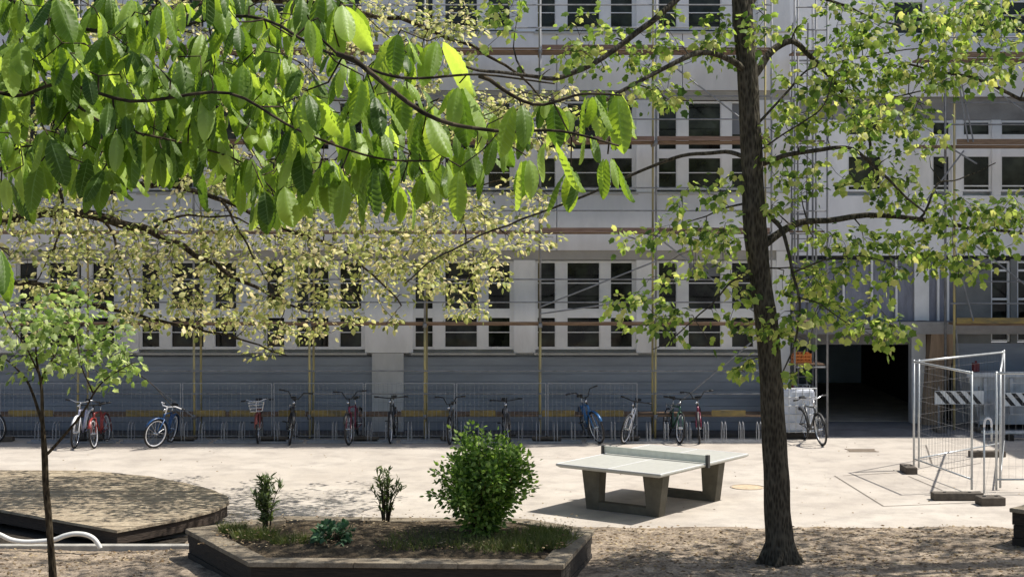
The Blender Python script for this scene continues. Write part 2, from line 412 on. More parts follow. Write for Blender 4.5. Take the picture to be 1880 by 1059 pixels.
# upper storey walls around windows
up = MB()
def rw(px0, px1): return gx(px0, RY), gx(px1, RY)
u1 = [rw(1556, 1622), rw(1712, 1748), rw(1768, 1822), rw(1838, 1890), rw(1905, 1960), rw(1975, 2030)]
xs = [X0] + [v for a in u1 for v in a] + [X1]
for i in range(0, len(xs), 2): up.box(xs[i], xs[i + 1], RY + .02, RY + .3, 5.402, 7.198)
wp(up, 'upper_wall', M['facade'])
u2 = [rw(1640, 1700), rw(1768, 1822), rw(1838, 1890), rw(1905, 1960)]
up = MB(); xs = [X0] + [v for a in u2 for v in a] + [X1]
for i in range(0, len(xs), 2): up.box(xs[i], xs[i + 1], RY + .02, RY + .3, 9.202, 10.998)
wp(up, 'top_wall', M['facade'])
def simple_win(a, b, z0, z1, zs=None):
    fr = MB(); y0, y1 = RY + .10, RY + .17; w_ = .05
    fr.box(a, a + w_, y0, y1, z0, z1).box(b - w_, b, y0, y1, z0, z1)
    for q0, q1 in [(z0, z0 + w_), (z1 - w_, z1)] + (zs or []): fr.box(a + w_, b - w_, y0 + .01, y1 - .01, q0, q1)
    w = fr.build('window', M['frame']); w.parent = wing; w.matrix_parent_inverse = Matrix.Translation((0, -RY, 0))
    pn = MB().box(a, b, y1 + .004, y1 + .02, z0, z1).build('pane', M['glass']); pn.parent = w
for a, b in u1: simple_win(a, b, 5.50, 7.19, [(6.33, 6.86), (5.62, 5.65)])
for a, b in u2: simple_win(a, b, 9.22, 10.98, [(10.0, 10.3)])
# ground storey: glazed link left, windows right
lowers = [rw(1820, 1856), rw(1868, 1908), rw(1925, 1965), rw(1980, 2020)]
lw = MB(); xs = [XP] + [v for a in lowers for v in a] + [X1]
for i in range(0, len(xs), 2): lw.box(xs[i], xs[i + 1], RY + .02, RY + .3, 1.9, 3.9)
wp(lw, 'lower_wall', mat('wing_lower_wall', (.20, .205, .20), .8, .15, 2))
for a, b in lowers: simple_win(a, b, 1.93, 3.85, [(2.92, 2.97), (2.25, 2.35), (3.6, 3.65)])
wp(MB().box(X0, X1, RY + .05, RY + .3, 3.88, 3.975), 'shadow_gap', M['dark'])
gl = MB()
for i, px in enumerate((1548, 1600, 1645, 1680, 1703, 1722, 1740)): gl.box(gx(px, RY), gx(px, RY) + .05, RY + .05, RY + .12, 2.43, 3.88)
wp(gl, 'glazing_mullion', M['frame'])
wp(MB().box(gx(1683, RY), gx(1703, RY), RY + .06, RY + .10, 2.44, 3.87), 'white_panel', M['frame'])
wp(MB().box(X0, XP, RY + .14, RY + .2, 2.43, 3.88), 'glazing', M['netting'])
# the plinth right of the passage and the passage itself
wp(MB().box(XP, X1, RY + .06, RY + .3, 0, 1.9), 'plinth', M['plinth'])
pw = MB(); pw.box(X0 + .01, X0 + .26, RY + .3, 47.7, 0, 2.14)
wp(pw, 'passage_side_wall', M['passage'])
wp(MB().box(XP, XP + .25, RY + .3, 47.7, 0, 2.139), 'passage_side_wall', mat('passage_shade_paint', (.035, .033, .03), .9))  # painted near-black in place of the shade of a deep opening
wp(MB().box(X0 + .27, XP - .01, RY + .45, RY + .75, 1.84, 2.139), 'downstand_beam', M['slab'])
wp(MB().box(X0, XP + .25, 47.7, 48, 0, 2.14), 'passage_end_wall', M['passage'])
wp(MB().box(gx(1612, 47), gx(1668, 47), 47.5, 47.69, 0, 2.1), 'door', M['dark'])
wp(MB().box(X0, X1, RY + .31, 48.0, 2.16, TOP - .01), 'building_core', M['facade'])
wp(MB().box(X0 + .27, XP - .01, RY + .4, 47.6, 0.0, .012), 'passage_floor', mat('passage_floor', (.34, .30, .25), .9, .25, 2, .004, 40))
wp(MB().box(gx(1674, RY), gx(1700, RY), RY + .02, RY + .32, 0, 2.139), 'column', M['pier'])
zt, zb = 2.139, 0.0
def q(pxl, pxr, z, y0, y1): return [(gx(pxl, RY), y0, z), (gx(pxr, RY), y0, z), (gx(pxr, RY), y1, z), (gx(pxl, RY), y1, z)]
wp(MB().hexa(q(1690, 1722, zb, RY - .32, RY + .0), q(1703, 1748, zt, RY - .34, RY + .3)), 'tapered_pillar', M['brownpillar'])
wp(MB().box(X0 - .05, X1, RY - .1, 48.0, TOP, TOP + .12), 'roof', M['roof'])
# unseen side wing right of the frame, added for the shade it casts
sw = MB().box(16.62, 26, 33.2, 48, 0, 10.3); o = wp(sw, 'unseen_shade_wing', M['panel'])

# passage clutter
t = thing('waste_container', 'pale grey wheeled waste container inside the dark passage', 'container', (gx(1650, 45.5), 45.5, 0))
MB().hexa([(-.45, -.4, .12), (.45, -.4, .12), (.45, .4, .12), (-.45, .4, .12)], [(-.55, -.48, 1.0), (.55, -.48, 1.0), (.55, .48, 1.0), (-.55, .48, 1.0)]).build('body', M['tank'], t)
MB().hexa([(-.58, -.5, 1.0), (.58, -.5, 1.0), (.58, .5, 1.0), (-.58, .5, 1.0)], [(-.5, -.42, 1.12), (.5, -.42, 1.12), (.5, .42, 1.12), (-.5, .42, 1.12)]).build('lid', M['dark'], t)
for sx in (-.38, .38):
    for sy in (-.32, .32): MB().tube([(sx - .025, sy, .08), (sx + .025, sy, .08)], .08, 14).build('wheel', M['rubber'], t)

# ------------------------------------------------------------------ scaffolding
rng = random.Random(5)
scf = thing('scaffold', 'long steel scaffold with plank decks along the whole white facade', 'scaffold', (0, 34.6, 0))
def sp(mb, name, m, par=scf, yy=34.6, **k):
    o = mb.build(name, m, None, **k); o.parent = par; o.matrix_parent_inverse = Matrix.Translation((0, -yy, 0)); return o
SX = [.62 + 2.53 * k for k in range(-7, 3)]; YO, YI = 34.6, 35.38
levels = [.5, 2.5, 4.5, 6.5, 8.5]
for x in SX:
    for y in (YO, YI):
        jt = rng.uniform(-.015, .015)
        sp(MB().tube([(x + jt, y, .02), (x, y, 2.45)], .026, 8), 'standard', M['ochre'], smooth=True)
        mb = MB().tube([(x, y, 2.45), (x - jt, y, 9.75)], .024, 8)
        for z in levels:
            mb.tube([(x, y, z - .06), (x, y, z + .04)], .045, 8)
        sp(mb, 'standard', M['alu'] if y == YO else M['ochre'], smooth=True)
        sp(MB().box(x - .08, x + .08, y - .08, y + .08, 0.001, .02), 'base_plate', M['alu'])
for z in levels:
    mb = MB()
    for x in SX: mb.tube([(x, YO, z - .04), (x, YI, z - .04)], .024, 6)
    sp(mb, 'transom', M['alu'])
    for i in range(len(SX) - 1):
        mb = MB(); y = YO + .05
        for k in range(3):
            mb.box(SX[i] + .03, SX[i + 1] - .03, y, y + .225, z - .012, z + .032); y += .236
        dz = rng.uniform(-.006, .006)
        sp(mb, 'deck', M['deck'])
    for i in range(len(SX) - 1):
        if z in (2.5, 6.5, 8.5, 4.5) :
            m_ = M['reddeck'] if (i in (8, 7) and z in (6.5, 4.5)) or (z == 8.5 and i % 2) else M['deck']
            h = .13 if m_ is M['reddeck'] else .07
            sp(MB().box(SX[i] + .035, SX[i + 1] - .035, YO - .028, YO - .002 + .02, z + .034, z + h), 'toe_board', m_)
    if z < 10:
        for dz in (.5, 1.0):
            sp(MB().tube([(SX[0], YO - .035, z + dz), (SX[-1], YO - .035, z + dz)], .0165, 6), 'guard_rail', M['alu'])
for i in range(len(SX) - 1):
    a = SX[i] + .04
    while a < SX[i + 1] - .5:
        L_ = rng.uniform(.5, 1.0)
        if rng.random() < .75: sp(MB().box(a, min(a + L_, SX[i + 1] - .03), YO - .03, YO - .005, .51, .64), 'toe_board', M['yellow'])
        a += L_ + rng.uniform(.05, .5)
def brace(p, q_, r=.018, par=scf, yy=34.6): sp(MB().tube([p, q_], r, 6), 'brace', M['alu'], par, yy)
for a, b in (((3.15, 8.45), (5.68, 6.5)), ((3.15, 4.45), (5.68, 2.5)), ((3.4, .6), (5.68, 2.5)), ((.62, 2.9), (3.15, 3.9)), ((.62, 2.75), (3.15, 3.1)),
             ((-9.5, 2.5), (-6.97, .5)), ((-4.44, 6.5), (-1.91, 8.5)), ((-14.5, .5), (-12, 2.5)), ((-6.97, 4.5), (-4.44, 6.5))):
    brace((a[0], YO - .06, a[1]), (b[0], YO - .06, b[1]))
# access tower at the corner
tw = thing('scaffold_tower', 'narrow scaffold access tower at the corner between white facade and passage', 'scaffold', (6.9, 35.4, 0))
TX = [gx(p_, 34.9) for p_ in (1459, 1480, 1499, 1519)]
def tp(mb, name, m, **k):
    o = mb.build(name, m, None, **k); o.parent = tw; o.matrix_parent_inverse = Matrix.Translation((-6.9, -35.4, 0)); return o
for i, x in enumerate(TX):
    for y in ((34.9, 36.6) if i in (0, 3) else (35.9,) if i == 1 else (34.95,)):
        tp(MB().tube([(x, y, 0.0), (x, y, 9.8)], .025, 8), 'standard', M['alu'], smooth=True)
for z in (.4, 1.55, 2.5, 4.5, 6.5, 8.5):
    for yy_ in (34.93, 36.57): tp(MB().tube([(TX[0], yy_, z), (TX[3], yy_, z)], .022, 6), 'ledger', M['alu'])
    if z != .4: tp(MB().box(TX[0] + .04, TX[3] - .04, 35.0, 35.85, z + .025, z + .065), 'deck', M['deck'])
for z in (3.0, 3.5, 5.0, 5.5, 7.0, 7.5, 9.0, 9.5): tp(MB().tube([(TX[0], 34.93, z), (TX[3], 34.93, z)], .017, 6), 'guard_rail', M['alu'])
for z in (2.5, 4.5, 6.5, 8.5):
    mb = MB(); mb.tube([(TX[0] + .15, 36.2, z - 1.95), (TX[0] + .15, 36.0, z + .8)], .02, 6); mb.tube([(TX[0] + .5, 36.2, z - 1.95), (TX[0] + .5, 36.0, z + .8)], .02, 6)
    for k in range(9): 
        f = k / 9; mb.tube([(TX[0] + .15, 36.2 - .2 * f, z - 1.85 + 2.6 * f), (TX[0] + .5, 36.2 - .2 * f, z - 1.85 + 2.6 * f)], .012, 5)
    tp(mb, 'ladder', M['alu'])
oc = thing('orange_crate', 'orange plastic crate on the lowest deck of the corner scaffold tower', 'crate', (TX[0] + .22, 35.3, 1.616))
mb = MB(); mb.box(-.2, .2, -.14, .14, 0, .02)
for z in (0.02, .09, .16): mb.box(-.2, .2, -.14, -.125, z, z + .045).box(-.2, .2, .125, .14, z, z + .045).box(-.2, -.185, -.125, .125, z, z + .045).box(.185, .2, -.125, .125, z, z + .045)
for sx in (-.19, .19):
    for sy in (-.13, .13): mb.box(sx - .014, sx + .014, sy - .014, sy + .014, .0, .22)
mb.build('basket', M['orange'], oc)
mb = MB(); 
for i in range(4): mb.hexa([(-.17 + i * .085, -.11, .02), (-.10 + i * .085, -.11, .02), (-.10 + i * .085, .1, .02), (-.17 + i * .085, .1, .02)], [(-.16 + i * .085, -.1, .24), (-.11 + i * .085, -.1, .25), (-.11 + i * .085, .09, .24), (-.16 + i * .085, .09, .25)])
mb.build('contents', M['orange'], oc)
# scaffold before the wing
sr = thing('scaffold', 'scaffold with yellowish plank decks before the shaded wing at the right edge', 'scaffold', (10, 36.3, 0))
def srp(mb, name, m, **k):
    o = mb.build(name, m, None, **k); o.parent = sr; o.matrix_parent_inverse = Matrix.Translation((-10, -36.3, 0)); return o
RX = [gx(1752, 36.3), gx(1752, 36.3) + 2.53, gx(1752, 36.3) + 5.06]; ry0, ry1 = 36.3, 37.05
for i, x in enumerate(RX):
    for y in (ry0, ry1):
        srp(MB().tube([(x, y, 0), (x, y, 9.8)], .03, 8), 'standard', M['ochre' if i == 0 and y == ry0 else 'alu'], smooth=True)
for z in (2.4, 6.5, 8.5):
    srp(MB().box(RX[0] - .8 if z > 3 else RX[0] + .05, RX[2], ry0 + .05, ry0 + .66, z - .015, z + .035), 'deck', M['deck'])
    srp(MB().box(RX[0] + .05, RX[2], ry0 - .03, ry0, z + .04, z + .17), 'toe_board', M['yellow' if z < 3 else 'deck'])
    for dz in (.5, 1.0): srp(MB().tube([(RX[0] - .1, ry0 - .04, z + dz), (RX[2], ry0 - .04, z + dz)], .018, 6), 'guard_rail', M['alu'])
for a, b in (((RX[0] + .1, 8.4), (RX[1], 6.6)), ((RX[0], 6.4), (RX[0] + .5, 5.1 + 1.0)), ((RX[0] + .25, 4.4), (RX[1], 2.6)), ((RX[0] - .7, 5.2), (RX[0] + .2, 6.4)), ((RX[0] + .05, 3.9), (RX[0] + .42, 2.5)), ((RX[0] + .02, 2.3), (RX[0] + .2, .2)), ((RX[1] - .5, 5.3), (RX[1] + 1.4, 6.4)), ((RX[0] + .1, 8.2), (RX[0] + .42, 6.6)), ((RX[0] + .05, 8.2), (RX[0] + .3, 6.6))):
    srp(MB().tube([(a[0], ry0 - .07, a[1]), (b[0], ry0 - .07, b[1])], .019, 6), 'brace', M['alu'])

# ------------------------------------------------------------------ wire fence panels and bicycle stands before the plinth
FNY = 34.25
for i in range(9):
    xa = -11.1 + i * 1.98; xb = xa + 1.93
    words = ['leftmost', 'second from left', 'third from left', 'fourth from left', 'middle', 'fourth from right', 'third from right', 'second from right', 'rightmost']
    if xb > gx(1335, FNY): break
    t = thing('wire_fence_panel', 'low grey wire fence panel behind the bicycles, %s of the fence row' % words[i], 'fence', (xa, FNY, 0), 0, 'low wire fence panels behind the bicycles')
    f = MB().tube([(0, 0, 0), (0, 0, 1.26)], .011, 6).tube([(1.93, 0, 0), (1.93, 0, 1.26)], .011, 6).tube([(0, 0, 1.26), (1.93, 0, 1.26)], .009, 6).tube([(0, 0, .12), (1.93, 0, .12)], .009, 6)
    f.build('frame', M['fencegrey'], t)
    w_ = MB()
    for k in range(1, 20): w_.tube([(k * .0965, .004, .12), (k * .0965, .004, 1.26)], 0.0034, 4, cap=False)
    for z in (.45, .85): w_.tube([(0, .01, z), (1.93, .01, z)], .0025, 4, cap=False)
    w_.build('wire_mesh', M['fencegrey'], t)
    for x in (.12, 1.8): MB().box(x - .17, x + .17, -.11, .11, 0, .12).build('foot', M['rubberfoot'], t, bevel=.015)
for i in range(8):
    xa = -10.4 + i * 2.0
    t = thing('bicycle_stand', 'low steel bicycle stand with wheel hoops, %s in the row before the wire fence' % ['first', 'second', 'third', 'fourth', 'fifth', 'sixth', 'seventh', 'last'][i], 'bicycle stand', (xa, 34.02, 0), 0, 'bicycle stands in the row')
    mb = MB().box(0, 1.9, -.16, -.12, .01, .05).box(0, 1.9, .12, .16, .01, .05)
    mb.build('base_rail', M['fencegrey'], t)
    for k in range(5):
        x = .2 + k * .38
        h = MB()
        for dx in (-.035, .035): h.tube([(x + dx, -.14, .04), (x + dx, -.14, .30), (x + dx, -.08, .41), (x + dx, .04, .45), (x + dx, .12, .38), (x + dx, .14, .25), (x + dx, .14, .04)], .008, 5)
        h.build('hoop', M['fencegrey'], t)

# ------------------------------------------------------------------ bicycles
def bicycle(px, py, ang, label, paint, size=1.0, bar='flat', barm='saddleblack', seat='saddleblack', rim='chrome', guards=None, lean=3, steer=0, extra=None):
    p = gnd(px, py)
    t = thing('bicycle', label, 'bicycle', (0, 0, 0), 0, 'bicycles parked in the row')
    fw = Vector((.52, 0, 0)) * size
    # local: forward = +x. world forward = towards the camera turned by ang
    rz = -PI / 2 + math.radians(ang)
    Rz = Matrix.Rotation(rz, 4, 'Z')
    t.location = Vector((p.x, p.y, 0)) - (Rz @ fw); t.rotation_euler = Euler((math.radians(lean), 0, rz), 'XYZ')
    s = size; R = .33 * s; P = paint
    fwx, rwx = .52 * s, -.50 * s
    def wheel(x, nm, St):
        w = MB().ring((0, 0, 0), (0, 1, 0), R - .02, .021, 32, 8).build('wheel', M['rubber'], t, True)
        w.location = (x, 0, R); w.rotation_euler = (0, 0, St)
        r_ = MB().ring((0, 0, 0), (0, 1, 0), R - .048, .013, 32, 6).build('rim', M[rim], w, True)
        sk = MB()
        for k in range(14):
            a = 2 * PI * k / 14; sk.tube([(0, .02 * (-1) ** k, 0), (math.cos(a) * (R - .05), 0, math.sin(a) * (R - .05))], .0022, 3, cap=False)
        sk.tube([(0, -.05, 0), (0, .05, 0)], .022, 8); sk.build('spokes', M['chrome'], w)
        return w
    st = math.radians(steer)
    bb = Vector((-.06 * s, 0, .27 * s)); ht = Vector((.34 * s, 0, .78 * s)); hb = Vector((.37 * s, 0, .66 * s)); stp = Vector((-.19 * s, 0, .74 * s)); ra = Vector((rwx, 0, R))
    f = MB().tube([hb, ht], .024, 8).tube([bb, hb], .022, 8).tube([bb, stp], .018, 8).tube([ht - Vector((0, 0, .02)), stp], .017, 8)
    for y in (-.05, .05): f.tube([bb + Vector((0, y * .6, 0)), ra + Vector((0, y, 0))], .01, 6).tube([stp + Vector((0, y * .3, -.03)), ra + Vector((0, y, 0))], .008, 6)
    f.build('frame', P, t, True)
    wheel(rwx, 'rear', 0)
    # steering group turned about the head
    piv = hb.copy(); 
    sg = Matrix.Translation(piv) @ Matrix.Rotation(st, 4, 'Z') @ Matrix.Translation(-piv)
    w = wheel(fwx, 'front', st); w.location = sg @ Vector((fwx, 0, R))
    fk = MB().tube([hb + Vector((0, -.035, -.01)), hb + Vector((.02, .0, 0)), hb + Vector((0, .035, -.01))], .018, 6)
    for y in (-.05, .05): fk.tube([hb + Vector((.0, y * .8, -.005)), Vector((fwx - .05 * s, y, R + .12)), Vector((fwx, y, R))], .013, 6)
    fk.build('fork', P if guards != 'white' else M['white'], t, True, M4=sg)
    h = MB(); top = ht + Vector((-.02, 0, .16 * s))
    h.tube([ht, top], .014, 8)
    hw = .29 * s
    if bar == 'flat': h.tube([top + Vector((-.05, -hw, .02)), top + Vector((.02, -.08, .0)), top + Vector((.02, .08, 0)), top + Vector((-.05, hw, .02))], .012, 8)
    elif bar == 'rise': h.tube([top + Vector((-.08, -hw, .15)), top + Vector((-.05, -hw * .55, .14)), top + Vector((.02, -.06, .0)), top + Vector((.02, .06, 0)), top + Vector((-.05, hw * .55, .14)), top + Vector((-.08, hw, .15))], .012, 8)
    else: h.tube([top + Vector((-.16, -hw, .0)), top + Vector((-.02, -hw * .8, .04)), top + Vector((.05, -.08, .0)), top + Vector((.05, .08, 0)), top + Vector((-.02, hw * .8, .04)), top + Vector((-.16, hw, 0))], .012, 8)
    hb_ = h.build('handlebar', M[barm] if barm != 'chrome' else M['chrome'], t, True, M4=sg)
    e = {'flat': (-.05, .02), 'rise': (-.08, .15), 'city': (-.16, 0)}[bar]
    for y in (-1, 1):
        gr = MB(); gr.tube([top + Vector((e[0] + .0, y * (hw - .02), e[1])), top + Vector((e[0] - .02, y * (hw + .07), e[1]))], .018, 8)
        gr.build('grip', M['saddleblack'], hb_, True, M4=sg)
    MB().tube([top + Vector((.02, -.02, -.08)), top + Vector((.07, -.02, -.08))], .028, 10).build('headlight', M['chrome'], t, True, M4=sg)
    # saddle
    sd = stp + Vector((-.02, 0, .14 * s)); mb = MB().tube([stp, sd], .012, 6); mb.build('seat_post', M['chrome'], t, True)
    sdm = MB().hexa([sd + Vector((-.12, -.07, 0)), sd + Vector((-.02, -.035, 0)), sd + Vector((.14, -.012, 0)), sd + Vector((.14, .012, 0)), sd + Vector((-.02, .035, 0)), sd + Vector((-.12, .07, 0))],
                    [sd + Vector((-.13, -.075, .055)), sd + Vector((-.02, -.045, .04)), sd + Vector((.15, -.015, .035)), sd + Vector((.15, .015, .035)), sd + Vector((-.02, .045, .04)), sd + Vector((-.13, .075, .055))])
    sdm.build('saddle', M[seat], t, bevel=.012)
    ck = MB().ring(bb, (0, 1, 0), .085 * s, .006, 20, 4).tube([bb + Vector((0, -.08, 0)), bb + Vector((0, .08, 0))], .02, 8)
    ck.tube([bb + Vector((0, .08, 0)), bb + Vector((.10, .09, -.13)) * 1.0], .010, 6).tube([bb + Vector((0, -.08, 0)), bb + Vector((-.10, -.09, .13))], .010, 6)
    ck.build('crankset', M['darksteel'], t)
    for y, q_ in ((1, Vector((.10, .14, -.13))), (-1, Vector((-.10, -.14, .13)))):
        c_ = bb + q_; MB().box(c_.x - .045, c_.x + .045, c_.y - .045, c_.y + .045, c_.z - .01, c_.z + .01).build('pedal', M['saddleblack'], t)
    if guards:
        for x, a0, a1, G in ((fwx, 25, 175, sg), (rwx, 0, 200, Matrix())):
            g = MB(); n = 12; base = 0
            for k in range(n + 1):
                a = math.radians(a0 + (a1 - a0) * k / n)
                for y, rr in ((-.032, R + .012), (0, R + .028), (.032, R + .012)): g.v.append((x + math.cos(a) * rr, y, R + math.sin(a) * rr))
            for k in range(n):
                for j in range(2): g.f.append((k * 3 + j, k * 3 + j + 1, k * 3 + j + 4, k * 3 + j + 3))
            o = g.build('mudguard', M['white'] if guards == 'white' else (P if guards == 'paint' else M['darksteel']), t, True, M4=G)
            sm = o.modifiers.new('thick', 'SOLIDIFY'); sm.thickness = .003
    if extra == 'basket':
        b_ = MB(); c_ = top + Vector((.16, 0, -.1))
        for z in (-.1, -.03, .04, .1):
            w2 = .12 + z * .2; b_.tube([c_ + Vector((-w2 * .8, -w2 * 1.2, z)), c_ + Vector((w2 * .8, -w2 * 1.2, z)), c_ + Vector((w2 * .8, w2 * 1.2, z)), c_ + Vector((-w2 * .8, w2 * 1.2, z)), c_ + Vector((-w2 * .8, -w2 * 1.2, z))], .006, 5)
        for sx in (-1, 0, 1):
            for sy in (-1, 0, 1): b_.tube([c_ + Vector((sx * .08, sy * .12, -.1)), c_ + Vector((sx * .115, sy * .17, .1))], .004, 4)
        b_.build('basket', M['chrome'], t, M4=sg)
    if extra == 'rack':
        MB().box(rwx - .14, rwx + .2, -.06, .06, 2 * R + .07, 2 * R + .082).tube([(rwx, -.06, 2 * R + .07), (rwx, -.05, R)], .005, 5).tube([(rwx, .06, 2 * R + .07), (rwx, .05, R)], .005, 5).build('carrier', M['chrome'], t)
    return t
def paint(n, c): return mat('paint_' + n, c, .3, .08, 6, spec=.5)
PB = {'black': paint('black', (.02, .02, .022)), 'lilac': paint('lilac', (.50, .50, .66)), 'red': paint('red', (.26, .035, .03)), 'blue': paint('blue', (.015, .06, .17)), 'sky': paint('sky', (.03, .13, .32)),
      'maroon': paint('maroon', (.16, .02, .05)), 'grey': paint('grey', (.16, .16, .17)), 'green': paint('green', (.03, .09, .06)), 'white': paint('white', (.7, .7, .72)), 'anth': paint('anthracite', (.04, .045, .05)), 'brick': paint('brick', (.22, .05, .04)), 'graphite': paint('graphite', (.07, .075, .08))}
bicycle(-8, 812, 62, 'black bicycle cut off by the left edge of the photo', PB['black'], 1.0, 'flat')
bicycle(137, 823, 0, 'pale lilac and white city bicycle with chrome handlebar at the left', PB['lilac'], 1.02, 'city', 'chrome', guards='white', rim='chrome', lean=-4)
bicycle(174, 823, -1, 'bright red bicycle beside the pale lilac one', PB['red'], .95, 'flat', guards='paint', lean=5, rim='white')
bicycle(287, 824, -5, 'blue bicycle with white handlebar standing alone', PB['blue'], .95, 'city', 'white', seat='saddleblack', guards='paint', lean=-10, steer=-32, rim='white')
bicycle(474, 814, 5, 'brick red bicycle with front basket and pale handlebar', PB['brick'], .95, 'city', 'chrome', guards='paint', extra='basket', rim='chrome')
bicycle(531, 817, 10, 'black bicycle with dark mudguards and a wide raised handlebar', PB['black'], 1.03, 'rise', guards='dark', lean=-8, extra='rack')
bicycle(641, 817, -8, 'maroon and black bicycle left of the pale wall pier', PB['maroon'], 1.03, 'rise', guards='dark', lean=3)
bicycle(717, 814, -2, 'slim anthracite bicycle with a straight bar before the pale wall pier', PB['anth'], 1.02, 'flat', lean=1, rim='white')
bicycle(826, 816, -6, 'black stunt bicycle with high V shaped handlebar behind the bush', PB['graphite'], .9, 'rise', lean=2, rim='chrome')
bicycle(935, 816, 5, 'grey bicycle with straight handlebar partly behind the bush', PB['grey'], .98, 'flat', guards='dark', rim='chrome')
bicycle(1098, 815, 9, 'sky blue bicycle with raised black handlebar', PB['sky'], 1.08, 'rise', lean=13, steer=14, guards='paint')
bicycle(1148, 815, -12, 'white and black bicycle leaning to one side above the tennis table net', PB['white'], .98, 'flat', lean=-11, steer=-12, rim='white')
bicycle(1247, 814, 10, 'dark green bicycle right of the doubled scaffold pole', PB['green'], 1.0, 'flat', lean=-5, rim='white', extra='rack')
bicycle(1285, 814, -8, 'maroon bicycle with black handlebar close to the dark green one', PB['maroon'].copy(), 1.0, 'rise', lean=4, guards='dark', rim='chrome')
bicycle(1510, 818, 10, 'dark grey city bicycle with mudguards standing right of the big tree trunk', PB['graphite'].copy(), 1.05, 'city', 'chrome', guards='dark', lean=8)

# ------------------------------------------------------------------ white tank in a cage right of the trunk
t = thing('caged_tank', 'white plastic liquid tank in a wire cage beside the scaffold tower', 'tank', (6.15, 35.05, 0))
MB().box(-.5, .5, -.38, .38, .14, 1.08).build('tank', M['tank'], t, bevel=.06)
pal = MB()
for y in (-.38, 0, .34): pal.box(-.54, .54, y - .05, y + .05, 0, .1)
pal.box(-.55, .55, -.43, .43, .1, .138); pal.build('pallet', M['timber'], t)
cg = MB()
for k in range(8):
    x = -.53 + k * 1.06 / 7
    for y in (-.415, .415): cg.tube([(x, y, .14), (x, y, 1.12)], .012, 5)
for k in range(6):
    z = .16 + k * .19
    cg.tube([(-.53, -.425, z), (.53, -.425, z), (.53, .425, z), (-.53, .425, z), (-.53, -.425, z)], .012, 5)
cg.build('cage', M['alu2'], t)
MB().tube([(0, 0, 1.07), (0, 0, 1.15)], .11, 20).build('cap', M['redpaint'], t)

# ------------------------------------------------------------------ table tennis table
A = gnd(1020, 851, .76); B = gnd(1203, 868, .76); Cc = gnd(1375, 833, .76)
e1 = (B - A); e1.z = 0; e1.normalize(); e2 = Vector((-e1.y, e1.x, 0))
d2 = (Cc - B); d2.z = 0
# square the measured corners up: mean of the two directions
e2 = (e2 + d2.normalized()).normalized(); e1 = Vector((e2.y, -e2.x, 0))
ctr = (A + Cc) / 2
ang = math.atan2(e2.y, e2.x)
tt = thing('table_tennis_table', 'concrete table tennis table with pale green grey top and steel net', 'table', (ctr.x, ctr.y, 0), ang)
tt.scale = ((Cc - A).dot(e2) / 2.74, abs((Cc - A).dot(e1)) / 1.525, 1)
print('table scale', tt.scale)
# local x = long side (2.74), local y = short side
def tapered_top():
    low = [(-1.33, -.72, .70), (1.33, -.72, .70), (1.33, .72, .70), (-1.33, .72, .70)]
    mid = [(-1.37, -.7625, .735), (1.37, -.7625, .735), (1.37, .7625, .735), (-1.37, .7625, .735)]
    hi = [(x, y, .765) for x, y, z in mid]
    mb = MB(); mb.hexa(low, mid); mb.f.pop(); n = len(mb.v)
    mb.v += hi
    for i in range(4):
        j = (i + 1) % 4; mb.f.append((4 + i, 4 + j, n + j, n + i))
    mb.f.append((n, n + 1, n + 2, n + 3)); return mb
tapered_top().build('tabletop', M['tabletop'], tt, bevel=.006)
ln = MB()
for a in ((-1.365, 1.365, -.006, .006), (-1.365, 1.365, -.757, -.737), (-1.365, 1.365, .737, .757), (-1.365, -1.345, -.737, .737), (1.345, 1.365, -.737, .737)): ln.box(a[0], a[1], a[2], a[3], .7655, .7675)
ln.build('line_marking', M['white'], tt)
for x in (-.86, .86):
    fr = thing_leg = MB()
    for sy in (-1, 1):
        ytop0, ytop1 = sy * .60, sy * .32; yb0, yb1 = sy * .53, sy * .35
        fr.hexa([(x - .09, yb0, .0), (x + .09, yb0, .0), (x + .09, yb1, .0), (x - .09, yb1, .0)], [(x - .10, ytop0, .70), (x + .10, ytop0, .70), (x + .10, ytop1, .70), (x - .10, ytop1, .70)])
    fr.box(x - .085, x + .085, -.36, .36, 0.001, .13)
    fr.build('leg_frame', M['concrete'], tt, bevel=.008)
MB().box(-.008, .008, -.76, .76, .775, .885).build('net', M['steelnet'], tt)
MB().box(-.014, .014, -.77, .77, .8855, .90).build('net_rail', M['steelnet'], tt)
for y in (-.775, .775): MB().box(-.03, .03, y - .02, y + .02, .70, .905).build('net_post', M['darksteel'], tt)

